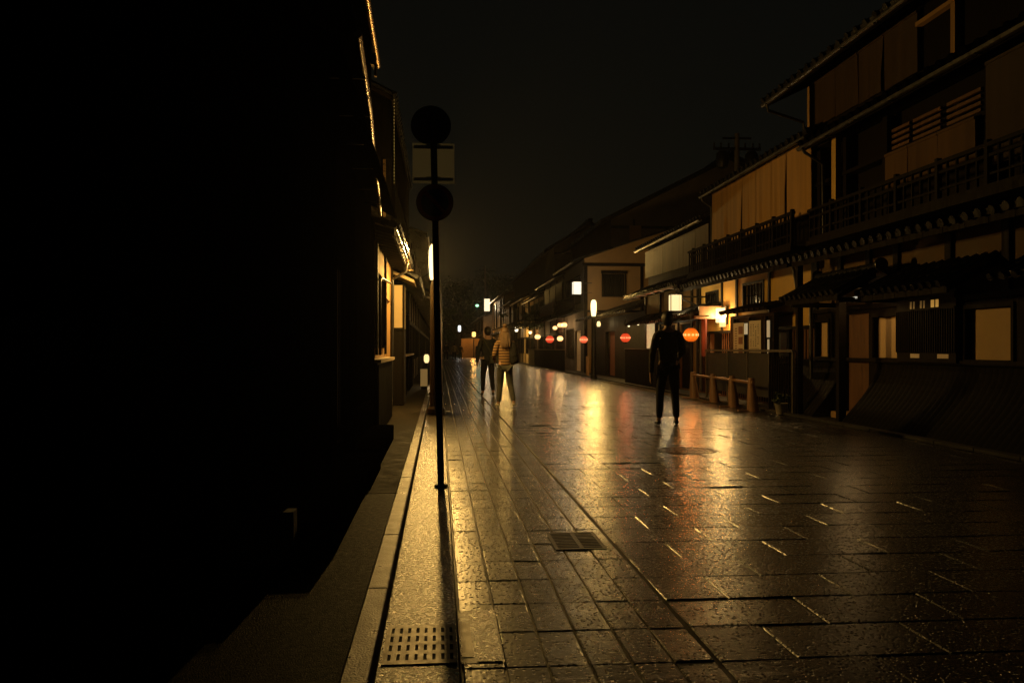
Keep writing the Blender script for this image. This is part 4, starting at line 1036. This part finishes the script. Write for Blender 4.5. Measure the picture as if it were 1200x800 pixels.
# ---- porch box with its own little roof
b = thing('porch_box', (-.85, 18.3, 0), 'cream panelled porch with a small lit roof just behind the low ochre house', 'porch')
MB().box(-.97, -.74, 18.0, 18.9, 1.62, 2.52).build('panel', plaster_c, b)
MB().box(-.97, -.74, 18.002, 18.9, .02, 1.6).build('base', wood, b)
m = MB().box(-.985, -.945, 17.96, 17.998, .02, 2.53).box(-.765, -.73, 17.96, 17.998, .02, 2.53).box(-.944, -.766, 17.96, 17.998, 1.58, 1.63); m.build('frame', wood, b)
m = MB().prism([(-1.0, 2.76), (-.52, 2.55), (-.52, 2.61), (-1.0, 2.83)], 'y', 17.75, 19.1); m.build('roof', plaster_c, b)

# ---- L3: tall dark house
b = thing('tall_dark_house', (-.95, 22, 0), 'tall black house whose end wall rises behind the low ochre house', 'house')
ops = [(19.3, 21.5, 1.1, 2.2), (22.4, 23.6, .02, 2.0), (24.4, 26.4, 1.1, 2.2), (19, 22, 3.7, 4.8), (23, 26, 3.7, 4.8)]
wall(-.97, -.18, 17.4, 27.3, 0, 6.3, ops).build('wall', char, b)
for (a, c, l, h) in ((19.3, 21.5, 1.1, 2.2), (24.4, 26.4, 1.1, 2.2), (19, 22, 3.7, 4.8), (23, 26, 3.7, 4.8)): window(b, -.97, -1, a, c, l, h, glass, 12, 1)
MB().box(-1.1, -1.07, 22.4, 23.6, .02, 2.0).build('door', wood_brown, b)
MB().prism([(-1.151, 0), (-9, 0), (-9, 6.3), (-5, 8.2), (-1.151, 6.35)], 'y', 17.4, 17.6).build('gable_wall', char, b)
main_roof(b, -.93, 6.28, -5, 8.3, -9.1, 17.3, 27.4, .3, 6)
tiles(-.5, 2.75, -.96, 3.0, 19.2, 27.3, .25, .045, True, 6).build('pent_roof', tile, b)
MB().box(-.969, -.80, 19.0, 27.2, 1.0, 1.04).build('sill', plaster_c, b)
MB().box(-.969, -.84, 19.0, 22.3, .02, .98).box(-.969, -.84, 23.7, 27.2, .02, .98).build('wainscot', char, b)
MB().box(-1.13, -1.08, 17.32, 17.395, 3.85, 5.0).build('corner_strip', copper, b)
t = thing('rain_chain', (-.905, 17.2, 4.4), 'thin beaded rain chain hanging down the corner of the tall black house', 'rain chain')
m = MB()
for i in range(26): m.lathe([(.004, 0), (.014, .012), (.004, .03)], (-.905, 17.22, 4.5+i*.066), 8)
m.tube([(-.905, 17.22, 4.48), (-.905, 17.22, 6.28)], .003, 5).build('beads', metal_g, t)

bb = machiya('townhouse', 27.5, 40, 4.9, 'first dark townhouse beyond the tall black house on the left', plaster_d, s=-1, xw=-1.0, seed=21)
machiya('townhouse', 40.1, 58, 5.2, 'second dark townhouse beyond the tall black house on the left', plaster_d, s=-1, xw=-1.0, seed=22, lit=.1)
machiya('townhouse', 58.1, 80, 5.0, 'third dark townhouse down the left side, hidden mostly by the lamp post', plaster_d, s=-1, xw=-1.0, seed=23, lit=.3)
machiya('townhouse', 80.1, 120, 5.4, 'farthest dark townhouse on the left side', plaster_d, s=-1, xw=-1.2, seed=24, lit=.1)
# cream stand and small lantern by the left wall
t = thing('standing_sign', (-.44, 25, 0), 'small cream box sign standing by the left wall beside the lamp post', 'sign')
MB().box(-.55, -.35, 24.9, 25.1, .10, .60).build('sign_box', emis('cream_box', (1, .72, .3), .10, (.6, .48, .25)), t)
MB().box(-.53, -.37, 24.93, 25.07, .007, .099).box(-.56, -.34, 24.88, 25.12, .601, .62).build('frame', wood, t)
t = thing('low_lantern', (-.42, 28, 0), 'low glowing lantern above the cream box sign by the left wall', 'lantern')
MB().box(-.45, -.39, 27.97, 28.03, .007, .72).build('post', wood, t)
MB().lathe([(.05, .725), (.085, .80), (.085, .93), (.05, 1.0)], (-.42, 28, 0), 14).build('lamp_glass', glowshell('low_glow', (1, .7, .3), .9), t, True)
MB().lathe([(.11, 1.005), (.04, 1.06)], (-.42, 28, 0), 14).build('cap', wood, t)
light('lamp_light', (-.42, 28, .87), 14, (1, .65, .28), .05, t)

# ================================================================== FAR END
def far_tree(x, y, h, r, label, mat, seed, n=2500, sz=.16):
    t = thing('tree', (x, y, 0), label, 'tree', 'trees at the far end of the street')
    rr = random.Random(seed); m = MB().tube([(x, y, -.1), (x+.1, y, h*.3), (x-.1, y, h*.55), (x, y, h*.85)], [.25, .2, .14, .05], 8)
    for k in range(6):
        a = rr.uniform(0, 6.28); z = h*rr.uniform(.35, .65); m.tube([(x, y, z), (x+math.cos(a)*r*.4, y+math.sin(a)*r*.4, z+.1*h), (x+math.cos(a)*r*.8, y+math.sin(a)*r*.8, z+.22*h)], [.09, .06, .02], 6)
    m.build('trunk', barkm, t)
    leafblob('crown', mat, (x, y, h*.66), r, h*.33, n, sz, t, seed)
far_tree(.9, 128, 7.0, 2.2, 'yellow green tree lit by the white street light at the end of the street', leafm, 31)
far_tree(-2.5, 150, 10, 4.2, 'large dark tree at the far left end of the street', leafd, 32)
far_tree(4.5, 175, 15, 5.5, 'tall dark tree closing the end of the street', leafd, 33, 4200, .26)
far_tree(12, 170, 16, 5.5, 'tall dark tree right of the distant green light', leafd, 34, 3600, .26)
far_tree(-6, 180, 12, 5.5, 'dark tree behind the end of the left houses', leafd, 35, 3000, .26)
far_tree(8.5, 158, 11.5, 3.6, 'dark round tree below the distant green light', leafd, 36, 2600, .2)
b = back_house('end_house', -3, 3, 9, 190, 205, 5, 8, 'low dark house closing the end of the street', plaster_d)
def post_light(x, y, z, w, h, col, s, label, p, pc, side=0):
    t = thing('street_light', (x, y, 0), label, 'street light')
    MB().tube([(x, y+.3, 0), (x, y+.3, z+h*.5)], .07, 10).build('post', metal_d, t, True)
    MB().lathe([(w*.3, z), (w*.5, z+h*.15), (w*.5, z+h*.85), (w*.3, z+h)], (x, y, 0), 16).build('lamp_glass', glowshell('far_glow', col, s), t, True)
    MB().box(x-.05, x+.05, y, y+.3, z+h+.001, z+h+.08).build('arm', metal_d, t)
    light('lamp_light', (x, y, z+h/2), p, pc, w*.4, t)
post_light(2.75, 118, 3.5, .42, .85, (.9, .92, .9), 1.0, 'white box shaped street light left of the orange lamp far away', 14, (1, .92, .8))
post_light(4.5, 112, 2.7, .50, .65, (1, .55, .14), 1.5, 'orange street lamp far away above the parked car', 260, (1, .42, .08))
post_light(6.6, 150, 8.5, .55, .4, (.45, 1, .55), 1.3, 'greenish light high on a pole among the far trees', 120, (.5, 1, .6))
post_light(5.5, 100, 2.7, .18, .5, (1, .6, .2), 1.0, 'small orange lamp right of the far orange street lamp', 60, (1, .5, .12))
t = thing('tan_gatehouse', (4.0, 116, 0), 'tan wall at the far end of the street glowing under the orange lamp', 'wall')
MB().box(2.9, 6.0, 114, 114.3, 0, 2.5).build('wall_body', plaster_t, t); MB().box(2.8, 6.1, 113.9, 114.4, 2.501, 2.62).build('coping', tile, t)
# car seen from behind
t = thing('parked_car', (4.75, 92, 0), 'small dark car with glowing red tail lamps at the far end of the street', 'car')
cx, cy = 4.75, 92
prof = [(cy, .28), (cy+3.7, .28), (cy+3.75, .75), (cy+2.8, .92), (cy+2.1, 1.42), (cy+.5, 1.46), (cy+.12, .98), (cy-.02, .9)]
MB().prism([(a, c) for a, c in prof], 'x', cx-.78, cx+.78).build('body', simple('car_paint', (.06, .05, .045), (.05, .04, .035), .25, 4, bump=0), t, bevel=.06)
MB().prism([(cy+.06, 1.02), (cy+.40, 1.38), (cy+.37, 1.39), (cy+.03, 1.03)], 'x', cx-.62, cx+.62).build('rear_window', glass, t)
MB().box(cx-.76, cx+.76, cy-.07, cy+.05, .32, .5).build('bumper', metal_d, t)
for s_ in (-1, 1):
    MB().box(cx+s_*.74, cx+s_*.56, cy-.05, cy-.01, .72, .92).build('tail_light', emis('tail_glow', (1, .06, .03), 6), t)
    for yy in (.65, 3.0): 
        w_ = MB().lathe([(.20, -.1), (.29, -.09), (.30, 0), (.29, .09), (.20, .1)], (cx+s_*.68, cy+yy, .30), 18, 'x').build('wheel', metal_d, t)
        MB().lathe([(.17, -.105), (.17, .105)], (cx+s_*.68, cy+yy, .30), 12, 'x').build('rim', metal_g, w_)
MB().box(cx-.17, cx+.17, cy-.085, cy-.0705, .36, .47).build('licence_plate', postp, t)

# ================================================================== PEOPLE
def skin(name, nodes, edges, mat, par, sub=2):
    """nodes: name -> (x,y,z,rx[,ry]); edges: name pairs; grown as one surface"""
    keys = list(nodes); me = bpy.data.meshes.new(name)
    me.from_pydata([nodes[k][:3] for k in keys], [(keys.index(a), keys.index(c)) for a, c in edges], [])
    o = bpy.data.objects.new(name, me); COL.objects.link(o)
    md = o.modifiers.new('s', 'SKIN'); md.use_smooth_shade = True
    sv = me.skin_vertices[0].data
    for i, k in enumerate(keys):
        n = nodes[k]; sv[i].radius = (n[3], n[4] if len(n) > 4 else n[3]); sv[i].use_root = (i == 0)
    sd = o.modifiers.new('d', 'SUBSURF'); sd.levels = sub; sd.render_levels = sub
    dg = bpy.context.evaluated_depsgraph_get(); dg.update()
    nm = bpy.data.meshes.new_from_object(o.evaluated_get(dg)); o.modifiers.clear(); o.data = nm; nm.name = name
    nm.materials.clear(); nm.materials.append(mat)
    for p in nm.polygons: p.use_smooth = True
    o.parent = par; return o
skinm = simple('skin', (.42, .25, .17), (.36, .21, .14), .5, 12, bump=.05)
hairk = simple('black_hair', (.018, .014, .012), (.01, .008, .007), .45, 30, (1, 1, .2), .6)
hairb = simple('fair_brown_hair', (.14, .08, .035), (.07, .04, .018), .5, 40, (1, 1, .15), .8)
def person(name, loc, rz, label, H_=1.75, hips=(0, 0, .93), feet=None, hands=None, elbows=None, knees=None, top=None, trousers=None, shoe=None, hair=None, lean=0, hem=.80, extra=None, toes=None, hair_len=0, slim=1, hd=0, bag=None):
    root = thing(name, loc, label, 'person'); root.rotation_euler = (0, 0, rz)
    k = H_/1.75; w = slim
    fl, fr = feet; hl, hr = hands; el, er = elbows; kl, kr = knees
    n = {}
    n['pel'] = (hips[0], hips[1], hips[2], .135*w, .10*w)
    n['wai'] = (lean*.3, hips[1], 1.10, .125*w, .09*w); n['che'] = (lean*.7, hips[1], 1.30, .155*w, .10*w); n['sho'] = (lean, hips[1], 1.42, .10*w, .075*w)
    n['nec'] = (lean, .0+hips[1], 1.50, .055, .055); n['hd0'] = (lean, .02+hips[1], 1.57, .068, .075); n['hd1'] = (lean+hd, .02+hips[1], 1.645, .082, .095); n['hd2'] = (lean+hd, .01+hips[1], 1.70, .066, .078); n['hd3'] = (lean+hd, .01+hips[1], 1.735, .03, .035)
    n['nos'] = (lean+hd, .125+hips[1], 1.625, .012, .014)
    n['eaL'] = (lean+hd-.088, .01+hips[1], 1.63, .012, .02); n['eaR'] = (lean+hd+.088, .01+hips[1], 1.63, .012, .02)
    E_ = [('pel', 'wai'), ('wai', 'che'), ('che', 'sho'), ('sho', 'nec'), ('nec', 'hd0'), ('hd0', 'hd1'), ('hd1', 'hd2'), ('hd2', 'hd3'), ('hd1', 'nos'), ('hd1', 'eaL'), ('hd1', 'eaR')]
    cl = {q: n[q] for q in ('pel', 'wai', 'che', 'sho')}
    for s, S, e_, h_, f_, k_ in ((-1, 'L', el, hl, fl, kl), (1, 'R', er, hr, fr, kr)):
        sh = (lean+s*.175*w, hips[1], 1.405)
        n['sh'+S] = (*sh, .058*w, .058*w); n['el'+S] = (*e_, .040*w, .040*w); n['wr'+S] = (*h_, .027, .024)
        d = (Vector(h_)-Vector(e_)).normalized(); pm = Vector(h_)+d*.06; n['pa'+S] = (*pm, .022, .032)
        E_ += [('sho', 'sh'+S), ('sh'+S, 'el'+S), ('el'+S, 'wr'+S), ('wr'+S, 'pa'+S)]
        for i in range(4):
            off = Vector((0, (i-1.5)*.019, 0)); ln = (.062, .072, .068, .052)[i]
            a = pm+off+d*.045; c = a+d*ln*.5; e2 = c+d*ln*.45+Vector((-s*.014, 0, 0))
            n[f'f{S}{i}a'] = (*a, .010, .010); n[f'f{S}{i}b'] = (*c, .009, .009); n[f'f{S}{i}c'] = (*e2, .008, .008)
            E_ += [('pa'+S, f'f{S}{i}a'), (f'f{S}{i}a', f'f{S}{i}b'), (f'f{S}{i}b', f'f{S}{i}c')]
        a = Vector(h_)+d*.03+Vector((-s*.008, .034, 0)); c = a+d*.035+Vector((0, .014, 0))
        n['t'+S+'a'] = (*a, .011, .011); n['t'+S+'b'] = (*c, .009, .009); E_ += [('wr'+S, 't'+S+'a'), ('t'+S+'a', 't'+S+'b')]
        hp = (hips[0]+s*.085, hips[1], hips[2]-.07)
        n['hp'+S] = (*hp, .082*w, .085*w); n['kn'+S] = (*k_, .052, .055); n['ca'+S] = (k_[0]*.5+f_[0]*.5, k_[1]*.5+f_[1]*.5-.015, (k_[2]+f_[2]+.08)*.52, .046, .048)
        n['an'+S] = (f_[0], f_[1], f_[2]+.08, .034, .036); td = toes[0 if s < 0 else 1] if toes else 0
        n['to'+S] = (f_[0]+s*.02, f_[1]+.13, f_[2]+.035+td, .03, .024)
        E_ += [('pel', 'hp'+S), ('hp'+S, 'kn'+S), ('kn'+S, 'ca'+S), ('ca'+S, 'an'+S), ('an'+S, 'to'+S)]
    sc_ = lambda dct: {a: (v[0]*k, v[1]*k, v[2]*k, *[r*k for r in v[3:]]) for a, v in dct.items()}
    skin('body', sc_(n), E_, skinm, root)
    # jacket or top
    g = .022
    j = {'hem': (hips[0], hips[1], hem, .155*w+.0, .115*w), 'pel': (*n['pel'][:3], .15*w, .115*w), 'wai': (*n['wai'][:3], .158*w, .115*w), 'che': (*n['che'][:3], .18*w, .122*w), 'sho': (*n['sho'][:3], .115*w, .085*w), 'col': (lean, hips[1], 1.48, .068, .066)}
    je = [('hem', 'pel'), ('pel', 'wai'), ('wai', 'che'), ('che', 'sho'), ('sho', 'col')]
    for S in 'LR':
        j['sh'+S] = (*n['sh'+S][:3], .072*w, .07*w); mid = [(a+c)/2 for a, c in zip(n['sh'+S][:3], n['el'+S][:3])]
        j['um'+S] = (*mid, .06*w, .062*w); j['el'+S] = (*n['el'+S][:3], .054*w, .054*w); j['wr'+S] = (*n['wr'+S][:3], .040, .038)
        je += [('sho', 'sh'+S), ('sh'+S, 'um'+S), ('um'+S, 'el'+S), ('el'+S, 'wr'+S)]
    tp = skin('top', sc_(j), je, top, root)
    q = {'pel': (*n['pel'][:3], .142*w, .108*w)}; qe = []
    for S in 'LR':
        q['hp'+S] = (*n['hp'+S][:3], .098*w, .10*w); q['kn'+S] = (*n['kn'+S][:3], .066, .07); q['ca'+S] = (*n['ca'+S][:3], .058, .062); a = n['an'+S]
        q['an'+S] = (a[0], a[1], a[2]+.02, .050, .055); qe += [('pel', 'hp'+S), ('hp'+S, 'kn'+S), ('kn'+S, 'ca'+S), ('ca'+S, 'an'+S)]
    skin('trousers', sc_(q), qe, trousers, root)
    for S, f_, td in (('L', fl, toes[0] if toes else 0), ('R', fr, toes[1] if toes else 0)):
        s = -1 if S == 'L' else 1
        skin('shoe', sc_({'a': (f_[0], f_[1]-.03, f_[2]+.045, .040, .042), 'b': (f_[0]+s*.01, f_[1]+.07, f_[2]+.042+td*.5, .042, .036), 'c': (f_[0]+s*.02, f_[1]+.165, f_[2]+.035+td, .038, .028)}), [('a', 'b'), ('b', 'c')], shoe, root)
    hx, hy = lean+hd, hips[1]
    hm = MB(); vs = []; fs = []; rr = random.Random(int(H_*100)); NU, NV = 22, 14
    for i in range(NV+1):
        th = PI*i/NV
        for j in range(NU):
            ph = 2*PI*j/NU; cx_, cy_, cz_ = math.sin(th)*math.cos(ph), math.sin(th)*math.sin(ph), math.cos(th)
            q_ = 1+rr.uniform(-.035, .035)
            if cz_ < .25 and cy_ > .1: q_ *= .74                       # the face stays free
            zz = 1.655+cz_*.108*q_
            if cy_ < .1 and cz_ < 0: zz -= .03*(-cz_)
            vs.append(((hx+cx_*.094*q_)*k, (hy-.008+cy_*.112*q_)*k, zz*k))
    for i in range(NV):
        for j in range(NU): fs.append((i*NU+j, i*NU+(j+1) % NU, (i+1)*NU+(j+1) % NU, (i+1)*NU+j))
    hm.add(vs, fs)
    if hair_len:
        for j in range(46):
            a_ = rr.uniform(-1.9, 1.9); sx_, sy_ = math.sin(a_), -math.cos(a_)*.9; l_ = hair_len*rr.uniform(.75, 1.15); o_ = rr.uniform(-.02, .02)
            p_ = [(hx+sx_*.07, hy+sy_*.08, 1.68), (hx+sx_*.10, hy+sy_*.115, 1.60), (hx+sx_*.10+o_, hy+sy_*.12-.01, 1.50), (hx+sx_*.095+o_*1.5, hy+sy_*.10-.06, 1.47-l_*.5), (hx+sx_*.08+o_*2, hy+sy_*.07-.10, 1.47-l_)]
            hm.tube([(x_*k, y_*k, z_*k) for x_, y_, z_ in p_], [.02, .022, .020, .016, .004], 6)
    hm.build('hair', hair, root, True, local=True)
    e = MB()
    for s in (-1, 1): e.lathe([(.002, .012), (.012, .006), (.012, -.004)], ((hx+s*.032)*k, (hy+.108)*k, 1.645*k), 10, 'y')
    e.build('eyes', glass, root, local=True)
    return root, k
cloth_d = simple('dark_jacket_cloth', (.045, .038, .028), (.026, .022, .017), .85, 4, bump=1.0, bscale=11, bdist=.03, spec=.2)
cloth_k = simple('black_trouser_cloth', (.014, .013, .013), (.009, .009, .009), .85, 4, bump=1.0, bscale=11, bdist=.03, spec=.2)
cloth_n = simple('navy_cloth', (.03, .032, .036), (.018, .02, .022), .85, 4, bump=1.0, bscale=11, bdist=.03, spec=.2)
cloth_g = simple('grey_green_cloth', (.05, .05, .036), (.03, .03, .022), .85, 14, bump=.3)
cloth_t = simple('pale_shirt_cloth', (.22, .17, .11), (.16, .12, .08), .85, 14, bump=.3)
shoe_k = simple('black_shoe', (.014, .013, .012), (.01, .01, .01), .4, 10, bump=.1)
shoe_w = simple('pale_trainer', (.42, .38, .3), (.32, .28, .22), .6, 10, bump=.1)
stripe = stripes('striped_knit', (.24, .14, .05), (.05, .025, .014), 5.6)
# man alone in the road
person('person', (3.56, 13.08, 0), rad(-4), 'person in a dark jacket standing alone in the road with legs apart', 1.77,
       feet=((-.145, -.03, 0), (.135, .03, 0)), hands=((-.255, .05, .80), (.17, .22, 1.02)), elbows=((-.25, -.03, 1.10), (.225, -.02, 1.12)), knees=((-.12, .02, .50), (.11, .04, .50)),
       top=cloth_d, trousers=cloth_k, shoe=shoe_k, hair=hairk, hem=.82, hd=-.01)
# couple
p, k = person('person', (1.22, 21.6, 0), rad(6), 'person in a dark top with a pale crossbody bag, left of the couple', 1.74,
       feet=((-.12, .06, 0), (.12, -.10, .02)), hands=((-.26, .08, .84), (.23, .10, .86)), elbows=((-.25, -.04, 1.12), (.235, -.03, 1.12)), knees=((-.11, .08, .50), (.11, .03, .49)),
       top=cloth_n, trousers=cloth_k, shoe=shoe_k, hair=hairk, hem=.84)
sb = MB().tube([(-.13, -.10, 1.44), (-.06, -.155, 1.30), (.04, -.15, 1.12), (.14, -.13, .98)], .018, 8); sb.build('strap', cloth_g, p, True, local=True)
MB().box(.02, .30, -.22, -.13, .82, 1.02).build('crossbody_bag', cloth_g, p, bevel=.02, local=True)
p, k = person('person', (1.33, 17.34, 0), rad(4), 'person in an orange and black striped top with long fair hair, right of the couple', 1.63,
       feet=((-.13, .10, 0), (.17, -.16, .03)), hands=((-.20, .18, 1.02), (.20, .15, .95)), elbows=((-.25, -.05, 1.14), (.25, -.04, 1.13)), knees=((-.09, .12, .50), (.12, .02, .48)), toes=(0, -.02),
       top=stripe, trousers=cloth_g, shoe=shoe_w, hair=hairb, hem=.90, hair_len=.16, slim=.97)
skin('carried_jacket', {'a': (.10, -.02, 1.34, .09, .11), 'b': (.17, -.03, 1.16, .10, .12), 'c': (.17, -.04, 1.0, .10, .12), 'd': (.20, -.05, .86, .09, .11)}, [('a', 'b'), ('b', 'c'), ('c', 'd')], cloth_k, p)
MB().lathe([(.002, -.04), (.035, -.03), (.048, 0), (.038, .03), (.002, .042)], (-.01, -.05, 1.66), 16).build('hair_bun', hairb, p, True, local=True)
# far group of three
for (x, y, hh, tp, tr, lb, rz) in ((.62, 80, 1.75, cloth_k, cloth_k, 'distant person in black, left of the far group of three', 0), (1.35, 78, 1.68, cloth_t, cloth_k, 'distant person in a pale top, middle of the far group of three', .2), (2.0, 82, 1.62, cloth_g, cloth_g, 'distant person in a grey green coat, right of the far group of three', -.1)):
    person('person', (x, y, 0), rz, lb, hh, feet=((-.12, .05, 0), (.12, -.05, 0)), hands=((-.28, .06, .82), (.28, .06, .82)), elbows=((-.26, -.03, 1.12), (.26, -.03, 1.12)), knees=((-.11, .05, .50), (.11, .03, .50)),
           top=tp, trousers=tr, shoe=shoe_k, hair=hairk, hem=.84)

# ================================================================== AIR, SKY, CAMERA
HZ = dict(on=True, d=.00035, g=.80)
if HZ['on']:
    hz = MB().box(-20, 30, -8, 215, -1.3, 17).build('haze', metal_d); hz['kind'] = 'stuff'
    m = bpy.data.materials.new('night_air'); m.use_nodes = True; nt = m.node_tree; nt.nodes.clear()
    o = N(nt, 'ShaderNodeOutputMaterial'); v = N(nt, 'ShaderNodeVolumePrincipled'); v.inputs['Density'].default_value = HZ['d']; v.inputs['Anisotropy'].default_value = HZ['g']; v.inputs['Color'].default_value = (.9, .88, .82, 1)
    L(nt, v.outputs[0], o.inputs['Volume']); hz.data.materials.clear(); hz.data.materials.append(m)
w = bpy.data.worlds.new('World'); sc.world = w; w.use_nodes = True
nt = w.node_tree; bg = nt.nodes['Background']
tc = N(nt, 'ShaderNodeTexCoord'); sx = N(nt, 'ShaderNodeSeparateXYZ'); L(nt, tc.outputs['Generated'], sx.inputs[0])
nz = N(nt, 'ShaderNodeTexNoise', Scale=2.0, Detail=5); L(nt, tc.outputs['Generated'], nz.inputs['Vector'])
ad = N(nt, 'ShaderNodeMath', operation='MULTIPLY_ADD'); L(nt, nz.outputs[0], ad.inputs[0]); ad.inputs[1].default_value = .28; L(nt, sx.outputs[2], ad.inputs[2])
L(nt, ramp(nt, ad.outputs[0], [(.0, (.0058, .0052, .0026)), (.18, (.0045, .0042, .0026)), (.55, (.0028, .0028, .0021))]), bg.inputs[0]); bg.inputs[1].default_value = 1.25

F_, T_ = 1000.0, math.atan(.085)
cam = bpy.data.cameras.new('camera'); co = bpy.data.objects.new('camera', cam); COL.objects.link(co); sc.camera = co
cam.sensor_fit = 'HORIZONTAL'; cam.sensor_width = 36; cam.lens = 36*F_/1200; cam.shift_y = 8/1200; cam.clip_start = .05; cam.clip_end = 2000
co.location = (0, 0, 1.2); co.rotation_euler = (PI/2, 0, -T_)
sc.view_settings.view_transform = 'Standard'; sc.view_settings.look = 'None'; sc.view_settings.gamma = 1; sc.view_settings.use_curve_mapping = False
sc.view_settings.exposure = -.38
sc.render.engine = 'CYCLES'; sc.cycles.use_denoising = True; sc.cycles.denoiser = 'OPENIMAGEDENOISE'; sc.cycles.denoising_input_passes = 'RGB_ALBEDO_NORMAL'; sc.cycles.denoising_prefilter = 'ACCURATE'; sc.cycles.use_light_tree = True
sc.cycles.max_bounces = 6; sc.cycles.transparent_max_bounces = 16; sc.cycles.sample_clamp_indirect = 3; sc.cycles.caustics_reflective = False; sc.cycles.caustics_refractive = False
